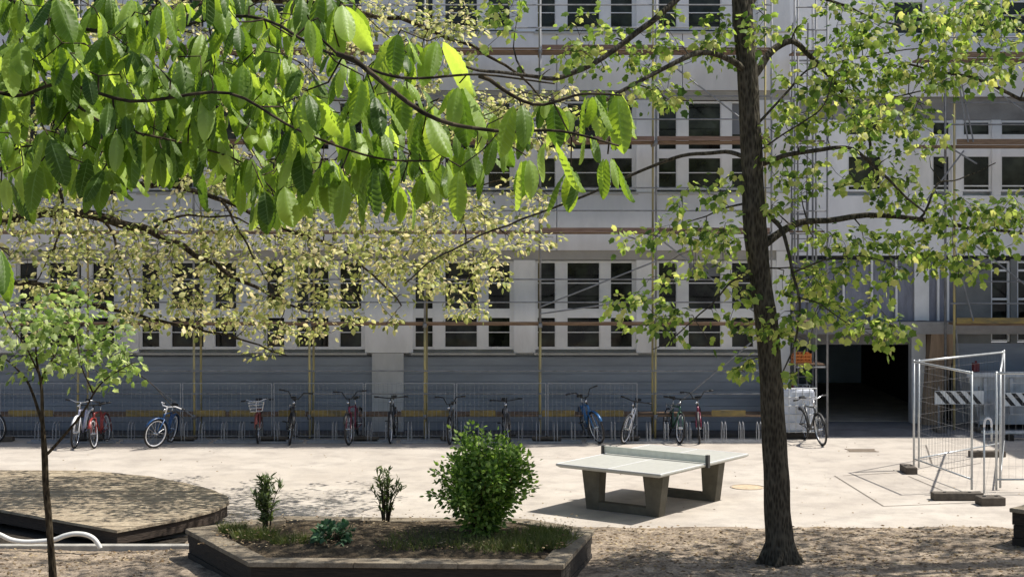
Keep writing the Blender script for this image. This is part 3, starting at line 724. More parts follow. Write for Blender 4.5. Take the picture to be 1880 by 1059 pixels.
# ------------------------------------------------------------------ planters
def offset_poly(poly, d):
    n = len(poly); out = []
    for i in range(n):
        p0, p1, p2 = Vector(poly[i - 1]), Vector(poly[i]), Vector(poly[(i + 1) % n])
        a = (p1 - p0).normalized(); b = (p2 - p1).normalized()
        na = Vector((-a.y, a.x)); nb_ = Vector((-b.y, b.x))
        m_ = (na + nb_).normalized(); out.append(tuple(p1 + m_ * d / max(.3, m_.dot(na))))
    return out
def planter(poly, H, label, name='planter', rimw=.30):
    cx = sum(p[0] for p in poly) / len(poly); cy = sum(p[1] for p in poly) / len(poly)
    t = thing(name, label, 'planter', (cx, cy, 0)); lp = [(x - cx, y - cy) for x, y in poly]
    inn = offset_poly(lp, rimw)
    n = len(lp)
    out2 = offset_poly(lp, .03); wmb = MB()
    # wall of stacked timber sleepers
    rows = 3; hh = (H - .06) / rows
    for r_ in range(rows):
        for i in range(n):
            j = (i + 1) % n; z0 = r_ * hh + (.0 if r_ == 0 else .004); z1 = (r_ + 1) * hh - .004; q_ = .012 * (r_ % 2)
            P = offset_poly(lp, .03 + q_); Q = offset_poly(lp, rimw - .06)
            wmb.hexa([(*P[i], z0), (*P[j], z0), (*Q[j], z0), (*Q[i], z0)], [(*P[i], z1), (*P[j], z1), (*Q[j], z1), (*Q[i], z1)])
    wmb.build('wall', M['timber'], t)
    for i in range(n):
        j = (i + 1) % n; a0, a1, b0, b1 = Vector(lp[i]), Vector(lp[j]), Vector(inn[i]), Vector(inn[j])
        L_ = (a1 - a0).length; k = max(1, round(L_ / 1.3)); mb = MB()
        for s_ in range(k):
            f0, f1 = s_ / k + .004 / L_, (s_ + 1) / k - .004 / L_
            p = [a0.lerp(a1, f0), a0.lerp(a1, f1), b0.lerp(b1, f1), b0.lerp(b1, f0)]
            dz = .004 * math.sin(i * 3 + s_ * 5)
            mb.hexa([(v.x, v.y, H - .062) for v in p], [(v.x, v.y, H + dz) for v in p])
        mb.build('rim', M['rim'], t, bevel=.008)
    return t, inn, (cx, cy)
poly1 = [(-4.49, 21.7), (-3.25, 19.5), (.63, 19.35), (1.13, 21.65), (.2, 22.5), (-3.3, 22.7)]
t1, inn1, c1 = planter(poly1, .45, 'long angular timber edged planter with soil, shrubs and a big bush')
def soil_fill(t, inn, H, mound):
    me = bpy.data.meshes.new('soil'); V = []; F = []; n = len(inn); rings = 22
    cxx = sum(p[0] for p in inn) / n; cyy = sum(p[1] for p in inn) / n; seg = 12; N_ = n * seg
    per = []
    for i in range(n):
        a, b = Vector(inn[i]), Vector(inn[(i + 1) % n])
        for k in range(seg): per.append(a.lerp(b, k / seg))
    cc = Vector((cxx, cyy))
    for r_ in range(rings + 1):
        f = 1 - r_ / rings
        for p in per:
            q_ = cc.lerp(p, f * 1.01); h = H - .05 + mound * (1 - f ** 3) + (.03 * noise.noise(Vector((q_.x * 2, q_.y * 2, 1))) + .03 * noise.noise(Vector((q_.x * 7, q_.y * 7, 4)))) * (1 if r_ else .2)
            V.append((q_.x, q_.y, h))
    for r_ in range(rings):
        for i in range(N_):
            j = (i + 1) % N_; F.append((r_ * N_ + i, r_ * N_ + j, (r_ + 1) * N_ + j, (r_ + 1) * N_ + i))
    me.from_pydata(V, [], F); me.materials.append(M['soil']); me.shade_smooth()
    o = bpy.data.objects.new('soil', me); C.objects.link(o); o.parent = t; return o
soil_fill(t1, inn1, .45, .14)
poly2 = [(7.08, 22.5), (9.2, 20.6), (12, 21.0), (12, 23.8), (9.0, 24.3)]
t2, inn2, c2 = planter(poly2, .60, 'dark timber planter corner cut off by the right edge')
soil_fill(t2, inn2, .60, .08)

# ------------------------------------------------------------------ left platform, pipe, kerb
PP = [(-5.6, 22.39), (-4.9, 23.3), (-4.52, 24.1), (-4.42, 24.7), (-4.55, 25.3), (-4.95, 26.0), (-5.5, 26.65), (-6.3, 27.4), (-7.5, 28.05), (-12.5, 28.2), (-13, 27.2), (-7.8, 24.07)]
cxp, cyp = -7.5, 25.5
t = thing('low_platform', 'low angular wooden platform with worn sandy boards beneath dappled shade', 'platform', (cxp, cyp, 0))
lp = [(x - cxp, y - cyp) for x, y in PP]
# boards clipped to the outline, running left to right
def clip(poly, y0, y1):
    def half(poly, s, lim):
        out = []
        for i in range(len(poly)):
            a, b = poly[i - 1], poly[i]; da, db = s * (a[1] - lim), s * (b[1] - lim)
            if (da >= 0) != (db >= 0):
                f = da / (da - db); out.append((a[0] + (b[0] - a[0]) * f, lim))
            if db >= 0: out.append(b)
        return out
    return half(half(poly, 1, y0), -1, y1)
bd = MB(); y = -3.2; k = 0
while y < 2.8:
    c_ = clip(lp, y, y + .135)
    if len(c_) > 2: bd.prism(c_, .262, .30 + .003 * math.sin(k * 2.3)) 
    y += .138; k += 1
bd.build('deck_boards', M['decktop'], t)
i_ = offset_poly(lp, .03); i2 = offset_poly(lp, .09); fs = MB(); n = len(lp)
for i in range(n):
    j = (i + 1) % n; fs.hexa([(*i_[i], .09), (*i_[j], .09), (*i2[j], .09), (*i2[i], .09)], [(*i_[i], .26), (*i_[j], .26), (*i2[j], .26), (*i2[i], .26)])
fs.build('fascia', plank_mat('fascia_brown', (.026, .018, .012), (.06, .04, .027), (.6, .6, 5)), t)
s_ = offset_poly(lp, .4); MB().prism(s_, 0.001, .255).build('base', M['timber'], t)
struct(sheet('shade_toned_soil', [(-13, 22.3), (-4.5, 22.3), (-4.52, 23.9), (-5.6, 22.8), (-7.8, 24.4), (-13, 27.2)], 0.006, mat('shade_toned_soil', (.035, .028, .02), .95, .4, 6, .02, 20)))  # soil strip with the shade before the platform put into its colour
kb = MB().box(-9.4, -4.45, 22.22, 22.36, 0, .12); tag(kb.build('edging_stone', M['kerb'], bevel=.012), 'thin pale edging stone along the brown ground in front of the platform', 'kerb')
pts = []
for px, py, z in ((-60, 960, .30), (-25, 972, .26), (0, 981, .23), (20, 990, .20), (45, 994, .19), (75, 993, .19), (100, 990, .21), (118, 983, .26), (138, 979, .30), (158, 981, .27), (172, 988, .20), (180, 998, .10), (184, 1006, .04)):
    Y = 22.05; P_ = at(px, py, Y); pts.append(P_)
def smooth_pts(pts, k=4):
    out = []
    P = [Vector(p) for p in pts]
    for i in range(len(P) - 1):
        p0, p1, p2, p3 = P[max(i - 1, 0)], P[i], P[i + 1], P[min(i + 2, len(P) - 1)]
        for s_ in range(k):
            t_ = s_ / k
            out.append(.5 * ((2 * p1) + (p2 - p0) * t_ + (2 * p0 - 5 * p1 + 4 * p2 - p3) * t_ ** 2 + (3 * p1 - p0 - 3 * p2 + p3) * t_ ** 3))
    out.append(P[-1]); return out
tag(MB().tube(smooth_pts(pts), .034, 10).build('bent_pipe', M['hose'], smooth=True), 'white bent pipe arching over the edging stone at the left', 'pipe')

# ------------------------------------------------------------------ construction fence panels (right)
def fence_panel(a, b, label, H=2.1, foot=True):
    a = Vector(a); b = Vector(b); d = b - a; L_ = d.length; rz = math.atan2(d.y, d.x)
    t = thing('site_fence_panel', label, 'fence', (a.x, a.y, 0), rz, 'construction fence panels at the right')
    mb = MB()
    for x in (.02, L_ - .02): mb.tube([(x, 0, .04), (x, 0, H)], .021, 8)
    mb.tube([(.0, 0, H - .03), (L_, 0, H - .03)], .021, 8); mb.tube([(0, 0, .22), (L_, 0, .22)], .016, 8)
    mb.build('frame', M['alu2'], t, True)
    w_ = MB(); n = int(L_ / .12)
    for k in range(1, n): w_.tube([(k * L_ / n, 0, .22), (k * L_ / n, 0, H - .03)], .0018, 3, cap=False)
    for z in (.45, .75, 1.05, 1.35, 1.65, 1.9): w_.tube([(0, .004, z), (L_, .004, z)], .0018, 3, cap=False)
    w_.build('wire_mesh', M['alu'], t)
    return t
pA = gnd(1686, 862); pB = gnd(1841, 832); pC = gnd(1785, 903); pD = gnd(1845, 903)
fence_panel((pA.x, pA.y), (pB.x, pB.y), 'construction fence panel running back from the small foot block to the far corner')
fence_panel((pA.x - .1, pA.y - .03), (pC.x, pC.y), 'short construction fence panel running forwards along the paving joint')
fence_panel((pD.x - .17, pD.y), (pD.x + 3.33, pD.y + .05), 'construction fence panel crossing the right edge of the photo')
fence_panel((pD.x - .02, pD.y + .2), (pB.x + .12, pB.y + .3), 'construction fence panel seen almost edge on behind the two front posts')
def block(px, py, sx, sy, sz, rz, label):
    p = gnd(px, py); t = thing('fence_foot', label, 'fence foot', (p.x, p.y, 0), rz, 'feet of the construction fence')
    MB().box(-sx / 2, sx / 2, -sy / 2, sy / 2, 0, sz).build('block', M['rubberfoot'], t, bevel=.015)
    mb = MB()
    for x in (-sx * .25, sx * .25): mb.tube([(x, 0, sz), (x, 0, sz + .012)], .03, 10)
    mb.build('socket', M['darksteel'], t)
block(1668, 867, .22, .5, .13, 0, 'small square fence foot at the left end of the construction fence')
block(1757, 917, .85, .22, .13, 0, 'long low brown fence foot lying across in front')
block(1818, 926, .42, .3, .14, .1, 'dark fence foot under the two middle posts')
block(1812, 838, .72, .2, .12, .05, 'far fence foot below the receding panel')
t = thing('hoop_post', 'short steel post with rounded top beside the fence posts', 'post', (gnd(1812, 905).x, gnd(1812, 905).y, 0))
MB().tube(smooth_pts([(-.05, 0, 1.15), (-.03, 0, 1.27), (.02, 0, 1.30), (.07, 0, 1.26), (.08, 0, 1.15)]), .02, 8).build('hoop', M['white'], t, True)
MB().tube([(-.05, 0, 0), (-.05, 0, 1.16)], .018, 8).tube([(.08, 0, .9), (.08, 0, 1.16)], .018, 8).build('post', M['alu2'], t, True)

# barriers, skip behind the fence
def barrier(x0, x1, Y, z0, z1, label):
    t = thing('warning_barrier', label, 'barrier', (x0, Y, 0)); W_ = x1 - x0
    MB().box(0, W_, -.012, .012, z0, z1).build('board', M['board'], t)
    st = MB(); x = .0; h = z1 - z0
    while x < W_ - .25:
        a = [(x + .0, -.018, z1 - .01), (x + .11, -.018, z1 - .01), (x + .11 + h * .8, -.018, z0 + .01), (x + h * .8, -.018, z0 + .01)]
        a = [(min(max(p[0], 0), W_), p[1], p[2]) for p in a]
        st.hexa(a, [(p[0], -.014, p[2]) for p in a]); x += .24
    st.build('stripes', M['black'], t)
    for x in (.1, W_ - .1):
        MB().tube([(x, .03, 0.02), (x, .03, z1 + .1)], .02, 8).build('post', M['alu'], t); MB().box(x - .1, x + .1, -.3, .3, 0, .08).build('foot', M['rubberfoot'], t, bevel=.01)
    return t
barrier(gx(1716, 36.0), gx(1806, 36.0), 36.0, .62, .92, 'black and white striped warning barrier, the shorter one beside the brown pillar')
barrier(gx(1836, 35.6), gx(1836, 35.6) + 2.2, 35.6, .62, .92, 'black and white striped warning barrier, the longer one at the right edge')
t = thing('skip_container', 'grey steel skip behind the striped barriers', 'skip', (12.2, 36.75, 0))
# sits between scaffold legs and barrier
X_ = 1.75
MB().hexa([(-X_ + .3, -.42, .12), (X_, -.42, .12), (X_, .40, .12), (-X_ + .3, .40, .12)], [(-X_, -.55, 1.28), (X_, -.55, 1.28), (X_, .45, 1.28), (-X_, .45, 1.28)]).build('body', M['skip'], t)
rb = MB()
for k in range(6): rb.box(-X_ + .35 + k * .6, -X_ + .42 + k * .6, -.60, -.5, .35, 1.2)
rb.box(-X_ - .03, X_ + .03, -.60, -.5, 1.22, 1.32); rb.build('rib', M['skip'], t)
tag(MB().box(0, .15, -.07, .07, 0, .2).tube([(.08, 0, .2), (.08, 0, .25)], .03, 12).build('paint_can', M['redpaint'], bevel=.01), 'dark red canister on the skip rim', 'canister').location = (gx(1795, 36.3), 36.72, 1.30)
# metal tube stack at right front of the shade
t = thing('steel_tubes', 'loose pale steel tubes on bearers at the right edge of the shaded yard', 'tubes', (11.2, 34.4, 0))
for k in range(4): MB().tube([(-.9, k * .08, .16), (3, k * .08 + .02, .16)], .03, 8).build('tube', M['alu2'], t, True)
for x in (-.4, 1.4): MB().box(x, x + .1, -.1, .4, 0, .13).build('bearer', M['timber'], t)

# ------------------------------------------------------------------ leaves and trees
def leaf_template(kind):
    """verts (x across, y along, z normal) and faces of one leaf, unit length"""
    if kind == 'maple':
        out = [(0, 0), (.20, .03), (.42, .16), (.36, .36), (.47, .58), (.25, .68), (0, 1.0), (-.25, .68), (-.47, .58), (-.36, .36), (-.42, .16), (-.20, .03)]
        V = [(x, y, -.25 * abs(x) - .12 * y * y) for x, y in out] + [(0, .35, .04)]
        F = [(i, (i + 1) % 12, 12) for i in range(12)]
    elif kind == 'oval':
        V = [(0, 0, 0), (.30, .25, -.06), (.33, .6, -.12), (0, 1, -.22), (-.33, .6, -.12), (-.30, .25, -.06), (0, .45, .05)]
        F = [(0, 1, 6), (1, 2, 6), (2, 3, 6), (3, 4, 6), (4, 5, 6), (5, 0, 6)]
    elif kind == 'lance':
        V = [(0, 0, 0), (.10, .3, -.02), (.11, .6, -.05), (0, 1, -.12), (-.11, .6, -.05), (-.10, .3, -.02), (0, .45, .02)]
        F = [(0, 1, 6), (1, 2, 6), (2, 3, 6), (3, 4, 6), (4, 5, 6), (5, 0, 6)]
    elif kind == 'blade':
        V = [(-.03, 0, 0), (.03, 0, 0), (.02, .6, -.08), (-.02, .6, -.08), (0, 1, -.25)]
        F = [(0, 1, 2, 3), (3, 2, 4)]
    return np.array(V, float), F
def leaf_mesh(name, kind, pos, along, normal, size, m, parent, curl=None):
    V, F = leaf_template(kind); nv = len(V); pos = np.array(pos, float); n = len(pos)
    if n == 0: return None
    al = np.array(along, float); al /= np.linalg.norm(al, axis=1)[:, None] + 1e-9
    no = np.array(normal, float); no -= (no * al).sum(1)[:, None] * al; no /= np.linalg.norm(no, axis=1)[:, None] + 1e-9
    sd = np.cross(al, no); sz = np.array(size, float)[:, None, None]
    P = pos[:, None, :] + sz * (V[None, :, 0:1] * sd[:, None, :] + V[None, :, 1:2] * al[:, None, :] + V[None, :, 2:3] * no[:, None, :])
    me = bpy.data.meshes.new(name)
    fs = np.array([len(f) for f in F]); fl = np.concatenate([np.array(f) for f in F])
    allv = (fl[None, :] + (np.arange(n) * nv)[:, None]).ravel()
    tot = np.tile(fs, n); st = np.concatenate([[0], np.cumsum(tot)[:-1]])
    me.vertices.add(n * nv); me.vertices.foreach_set('co', P.astype(np.float32).ravel())
    me.loops.add(len(allv)); me.loops.foreach_set('vertex_index', allv.astype(np.int32))
    me.polygons.add(len(tot)); me.polygons.foreach_set('loop_start', st.astype(np.int32)); me.polygons.foreach_set('loop_total', tot.astype(np.int32))
    me.update(calc_edges=True); me.materials.append(m)
    o = bpy.data.objects.new(name, me); C.objects.link(o)
    if parent is not None: o.parent = parent
    return o

class Tree:
    def __init__(s, name, label, base, bark, group=None, seed=1):
        s.t = thing(name, label, 'tree', base, 0, group); s.base = Vector(base); s.rng = random.Random(seed)
        s.trunk = MB(); s.limb = MB(); s.nodes = []; s.tips = []; s.bark = bark
    def limbp(s, pts, r0, r1, mb=None, n=8, wob=.12, jit=.0, k=5):
        P = smooth_pts(pts, k); N = len(P); out = []
        for i, p in enumerate(P):
            f = i / (N - 1); q_ = p.copy()
            if jit and 0 < i: q_ += Vector((noise.noise(p * 2.1), noise.noise(p * 2.3 + Vector((9, 0, 0))), noise.noise(p * 2.2 + Vector((0, 7, 0))))) * jit
            out.append(q_)
        if not isinstance(r0, (list, tuple)): R = [r0 + (r1 - r0) * (i / (N - 1)) ** .8 for i in range(N)]
        else: R = [float(np.interp(i / (N - 1), np.linspace(0, 1, len(r0)), r0)) for i in range(N)]
        (mb or s.limb).tube([q_ - s.base for q_ in out], R, n, wob=wob)
        for q_, r in zip(out, R):
            s.nodes.append((q_, r))
        return out
    def grow(s, targets, r=.010, twig_r=.004, sag=.12, maxr=.03):
        """attach every target to the nearest wood, nearest first"""
        import mathutils
        T = [Vector(p) for p in targets]
        npos = np.array([tuple(n[0]) for n in s.nodes]); nr = [n[1] for n in s.nodes]
        Ta = np.array([tuple(p) for p in T])
        dist = np.min(np.linalg.norm(Ta[:, None, :] - npos[None, ::3, :], axis=2), axis=1) if len(Ta) else []
        order = np.argsort(dist)
        pos = list(map(tuple, npos)); buf = np.array(pos)
        for i in order:
            p = T[i]; d = np.linalg.norm(buf - np.array(tuple(p)), axis=1); j = int(np.argmin(d)); a = Vector(buf[j]); L_ = d[j]
            if L_ < .05: s.tips.append((p, Vector((0, 0, -1)))); continue
            ra = min(nr[j] * .7, r * (1 + L_ * .5), maxr); ns = max(2, int(L_ / .18)); ch = [a]
            w = Vector((s.rng.uniform(-1, 1), s.rng.uniform(-1, 1), s.rng.uniform(-.3, 1))) * L_ * sag
            for k in range(1, ns + 1):
                f = k / ns; ch.append(a.lerp(p, f) + w * math.sin(PI * f) + Vector((s.rng.uniform(-1, 1), s.rng.uniform(-1, 1), s.rng.uniform(-1, 1))) * .02 * (k < ns))
            R = [ra + (twig_r - ra) * (k / ns) for k in range(ns + 1)]
            s.limb.tube([c - s.base for c in ch], R, 4, cap=False)
            buf = np.vstack([buf, np.array([tuple(c) for c in ch[1:]])]); nr += R[1:]
            s.tips.append((p, (ch[-1] - ch[-2]).normalized()))
            if L_ > .5:
                for k in range(1, ns, 2): s.tips.append((ch[k], (ch[k] - ch[k - 1]).normalized()))
    def leaves(s, kind, m, n, size, spread, droop=.6, name='crown'):
        pos, al, no, sz = [], [], [], []
        r = s.rng
        for p, d in s.tips:
            for _ in range(r.randint(*n)):
                v = Vector((r.gauss(0, 1), r.gauss(0, 1), r.gauss(0, .8)))
                q_ = p + v * spread * .5
                a = (v.normalized() + d * .5 + Vector((0, 0, -droop))).normalized()
                nn = Vector((r.gauss(0, .6), r.gauss(0, .6), 1 + r.gauss(0, .4)))
                pos.append(tuple(q_ - s.base)); al.append(tuple(a)); no.append(tuple(nn)); sz.append(r.uniform(*size))
        o = leaf_mesh(name, kind, pos, al, no, sz, m, s.t)
        return len(pos)
    def done(s, trunk=True):
        if s.trunk.v: s.trunk.build('trunk', s.bark, s.t, True)
        s.limb.build('branches', s.bark, s.t, True)
def blobs(E, Y0, dY, rng, dens=1.0):
    out = []
    for cx, cy, rx, ry, n in E:
        Yc = Y0 + rng.uniform(-dY, dY) * .6
        for _ in range(int(n * dens)):
            while True:
                a, b = rng.uniform(-1, 1), rng.uniform(-1, 1)
                if a * a + b * b < 1: break
            out.append(at(cx + a * rx, cy + b * ry, Yc + rng.gauss(0, dY * .4)))
    return out

# --- the big tree right of centre
TY = 21.4; b0 = at(1432, 1040, TY)
T1 = Tree('broadleaf_tree', 'tall slim dark trunked tree with young green leaves right of the tennis table', (b0.x, TY, 0), M['bark'], seed=3)
T1.limbp([Vector((b0.x, TY, -.06)), at(1431, 1005, TY), at(1428, 940, TY), at(1424, 850, TY), at(1418, 740, TY), at(1410, 620, TY), at(1397, 520, TY), at(1387, 430, TY), at(1382, 330, TY), at(1377, 220, TY), at(1370, 110, TY), at(1362, 0, TY), at(1358, -120, TY), at(1366, -300, TY), at(1360, -500, TY)],
         [.27, .20, .178, .172, .165, .160, .150, .165, .145, .142, .138, .135, .11, .07, .03], 0, T1.trunk, 20, .10, k=6)
rt = random.Random(4)
for k in range(7):   # root flare
    a = k * 2 * PI / 7 + rt.uniform(-.3, .3); d = Vector((math.cos(a), math.sin(a), 0)); o_ = Vector((b0.x, TY, 0))
    T1.trunk.tube([o_ + d * .10 + Vector((0, 0, .42)) - T1.base, o_ + d * .2 + Vector((0, 0, .16)) - T1.base, o_ + d * .30 + Vector((0, 0, .04)) - T1.base, o_ + d * .42 + Vector((0, 0, -.04)) - T1.base], [.06, .07, .045, .02], 8, wob=.3)
def pl3(pp, y0, y1):
    n = len(pp) - 1; return [at(a, b, y0 + (y1 - y0) * i / n) for i, (a, b) in enumerate(pp)]
L1 = [
 ([(1392, 458), (1440, 422), (1520, 402), (1640, 397), (1740, 412), (1850, 425), (1930, 430)], 21.4, 22.6, .062, .018),
 ([(1398, 380), (1425, 410), (1445, 445), (1457, 500), (1466, 560), (1460, 620), (1440, 690)], 21.4, 20.9, .036, .010),
 ([(1392, 300), (1450, 282), (1540, 272), (1590, 290), (1640, 340), (1700, 392)], 21.4, 20.6, .040, .012),
 ([(1380, 150), (1412, 102), (1450, 75), (1500, 112), (1545, 170), (1590, 232), (1597, 300)], 21.4, 22.2, .062, .016),
 ([(1372, 140), (1340, 108), (1285, 97), (1230, 122), (1150, 162), (1060, 210)], 21.4, 20.3, .056, .018),
 ([(1374, 292), (1320, 278), (1250, 286), (1180, 312), (1090, 352), (960, 402), (830, 455), (740, 520)], 21.4, 23.4, .034, .010),
 ([(1360, -150), (1310, -70), (1235, 8), (1130, 90), (1030, 142), (960, 136), (880, 130), (835, 112)], 21.4, 20.0, .058, .014),
 ([(1388, 230), (1440, 172), (1500, 122), (1600, 100), (1700, 90)], 21.4, 22.6, .020, .008),
 ([(1385, 280), (1440, 245), (1500, 205), (1530, 145)], 21.4, 20.7, .014, .007),
 ([(1392, 520), (1350, 515), (1300, 565), (1240, 612), (1195, 640)], 21.4, 20.7, .018, .006),
 ([(1398, 492), (1450, 492), (1490, 500)], 21.4, 21.2, .014, .006),
 ([(1378, 372), (1330, 378), (1290, 400), (1230, 420)], 21.4, 22.0, .018, .006),
 ([(1365, 30), (1420, -30), (1520, 0), (1620, 40), (1740, 55)], 21.4, 22.8, .04, .01),
 ([(1362, -220), (1450, -300), (1560, -330), (1700, -310)], 21.4, 22.8, .06, .015),
 ([(1362, -260), (1270, -340), (1150, -380), (1010, -360)], 21.4, 20.6, .06, .015),
 ([(1364, -320), (1400, -420), (1470, -520)], 21.4, 19.6, .04, .015),
 ([(1500, 112), (1560, 150), (1600, 180), (1680, 170), (1760, 150)], 21.8, 22.6, .02, .007),
 ([(1690, 400), (1720, 340), (1760, 330), (1830, 300)], 22.2, 22.4, .02, .007),
 ([(1457, 500), (1500, 480), (1560, 470), (1640, 480)], 21.1, 20.6, .014, .006),
 ([(1464, 545), (1510, 560), (1570, 600), (1630, 605)], 21, 20.5, .013, .005),
]
for pp, y0, y1, r0, r1 in L1: T1.limbp(pl3(pp, y0, y1), r0, r1, None, 8, .12, .05)
E1 = [(1500, 130, 80, 55, 12), (1470, 205, 70, 45, 12), (1560, 190, 80, 60, 16), (1640, 90, 130, 60, 22), (1780, 60, 110, 65, 18), (1660, 150, 110, 40, 16), (1800, 128, 80, 24, 9),
      (1530, 50, 80, 50, 10), (1600, 250, 80, 50, 15), (1690, 245, 40, 55, 9), (1610, 340, 80, 35, 12), (1700, 385, 90, 35, 12), (1800, 405, 80, 45, 12), (1760, 450, 110, 40, 12), (1600, 450, 100, 32, 14),
      (1485, 520, 50, 60, 14), (1570, 520, 80, 45, 14), (1700, 480, 80, 24, 8), (1560, 585, 80, 35, 14), (1635, 612, 35, 22, 7), (1510, 432, 60, 18, 5), (1432, 350, 26, 60, 7), (1440, 260, 50, 45, 8),
      (1378, 672, 38, 14, 5), (1460, 685, 14, 14, 2), (1290, 400, 60, 50, 9), (1300, 335, 45, 35, 6), (1300, 442, 70, 30, 8), (1240, 500, 50, 30, 5), (1190, 575, 60, 35, 8), (1280, 600, 90, 30, 7), (1150, 560, 40, 20, 3), (1345, 530, 40, 50, 7), (1440, 600, 55, 45, 9),
      (1220, 425, 50, 30, 5), (1270, 60, 80, 50, 11), (1180, 100, 50, 35, 6), (1090, 65, 55, 55, 9), (1065, 120, 60, 20, 5), (1170, 190, 80, 26, 6), (1310, 85, 50, 30, 5), (1220, 150, 60, 30, 5), (1050, 90, 40, 30, 3), (860, 110, 50, 16, 3), (925, 20, 50, 28, 6), (1400, 60, 40, 50, 5),
      (1700, 20, 180, 30, 12), (1620, 205, 60, 20, 6), (1840, 400, 50, 50, 6), (1780, 500, 40, 20, 4), (1160, 440, 40, 14, 3), (1500, 330, 50, 40, 6), (1100, 200, 60, 24, 5)]
tg = blobs(E1, 21.4, 1.0, T1.rng, 1.95)
for _ in range(330):   # the crown above the frame
    while True:
        v = Vector((T1.rng.uniform(-1, 1), T1.rng.uniform(-1, 1), T1.rng.uniform(-1, 1)))
        if .15 < v.length < 1: break
    q_ = Vector((3.1 + v.x * 4.3, 21.8 + v.y * 2.5, 10.2 + v.z * 2.3))
    tg.append(q_)
T1.grow(tg, .011, .0045, .14)
n1 = T1.leaves('maple', M['maple'], (4, 10), (.055, .135), .16, .8)
T1.done()

# --- the tree outside the right edge, its crown reaching in
T4 = Tree('broadleaf_tree', 'leafy green crown reaching in from beyond the right edge, its trunk out of view', (11.0, 22.2, 0), M['bark'], seed=8)
T4.limbp([(11, 22.2, -.05), (11.0, 22.2, 2), (10.9, 22.2, 5), (10.8, 22.3, 8), (10.9, 22.3, 11)], [.26, .2, .17, .12, .04], 0, T4.trunk, 14, .1)
for P in ([(10.9, 22.2, 4.3), (10, 22.2, 5.2), (8.6, 22, 5.9), (7.0, 21.8, 6.4), (5.4, 21.9, 6.9)], [(10.9, 22.2, 5.5), (9.8, 21.8, 7), (8, 21.5, 8), (5.8, 21.3, 8.6)], [(10.9, 22.2, 3.6), (10, 21.4, 4.0), (8.8, 21, 4.2), (7.3, 20.8, 4.3)], [(10.8, 22.3, 6.5), (11.8, 22, 7.6), (13, 21.8, 8.4)], [(10.8, 22.3, 7), (10, 22.3, 8.6), (8.8, 22.2, 9.6)], [(10.9, 22.2, 4), (12, 21.6, 5), (13.4, 21.2, 5.8)]):
    T4.limbp(P, .075, .015, None, 8, .12, .08)
tg = blobs([(1780, 50, 130, 70, 20), (1650, 40, 90, 60, 9), (1840, 130, 50, 24, 5), (1850, 400, 50, 40, 7), (1880, 60, 90, 80, 12)], 21.8, .8, T4.rng)
for _ in range(480):
    while True:
        v = Vector((T4.rng.uniform(-1, 1), T4.rng.uniform(-1, 1), T4.rng.uniform(-1, 1)))
        if .15 < v.length < 1: break
    q_ = Vector((10.6 + v.x * 3.9, 22.9 + v.y * 2.3, 8.6 + v.z * 3.2))
    if q_.x < 7.3 and q_.z < 7.7: continue
    tg.append(q_)
T4.grow(tg, .011, .0045, .12); T4.leaves('maple', M['maple'], (5, 10), (.06, .135), .2, .7); T4.done()

# --- the cream leaved tree at the left, trunk outside the frame
T2 = Tree('blossoming_tree', 'wide spreading tree with cream yellow young leaves before the left of the facade', (-11.2, 26.8, 0), M['bark2'], seed=12)
T2.limbp([(-11.2, 26.8, -.05), (-11.2, 26.8, 1.5), (-11.0, 26.8, 3.2), (-10.6, 26.8, 5.0), (-10.3, 26.9, 7.5), (-10.2, 27, 10)], [.42, .32, .29, .24, .16, .05], 0, T2.trunk, 14, .1)
L2 = [
 ([(-180, 460), (-60, 420), (60, 395), (180, 400), (275, 425), (335, 452), (400, 492), (470, 530), (560, 575)], 26.8, 25.6, .13, .015),
 ([(-170, 420), (-60, 330), (80, 300), (200, 350), (300, 338), (400, 365), (520, 420), (640, 470), (740, 560)], 26.8, 26.2, .10, .012),
 ([(-160, 330), (0, 210), (180, 160), (380, 180), (600, 240), (800, 330), (930, 430)], 26.8, 26.6, .11, .012),
 ([(-150, 250), (40, 100), (260, 30), (500, 0), (700, 30), (900, 100), (1000, 190)], 26.8, 26.4, .11, .012),
 ([(-150, 150), (60, -60), (300, -160), (600, -200), (900, -150)], 26.8, 25.8, .09, .015),
 ([(-170, 480), (-60, 500), (60, 520), (180, 560), (300, 590), (430, 620), (530, 650)], 26.8, 25.8, .07, .008),
 ([(400, 365), (440, 420), (480, 490), (520, 560), (500, 640)], 26.3, 25.8, .025, .006),
 ([(180, 400), (215, 455), (235, 520), (240, 600)], 26.6, 26.2, .03, .006),
 ([(275, 425), (330, 400), (420, 400), (520, 440), (600, 500)], 26.3, 26.3, .03, .006),
 ([(800, 330), (850, 420), (860, 500), (880, 570)], 26.6, 26.2, .02, .005),
 ([(600, 240), (700, 300), (820, 340), (960, 330), (1010, 360)], 26.6, 26.8, .03, .006),
 ([(80, 300), (120, 370), (100, 450), (60, 540)], 26.7, 26.4, .04, .007),
]
for pp, y0, y1, r0, r1 in L2: T2.limbp(pl3(pp, y0, y1), r0, r1, None, 8, .14, .10)
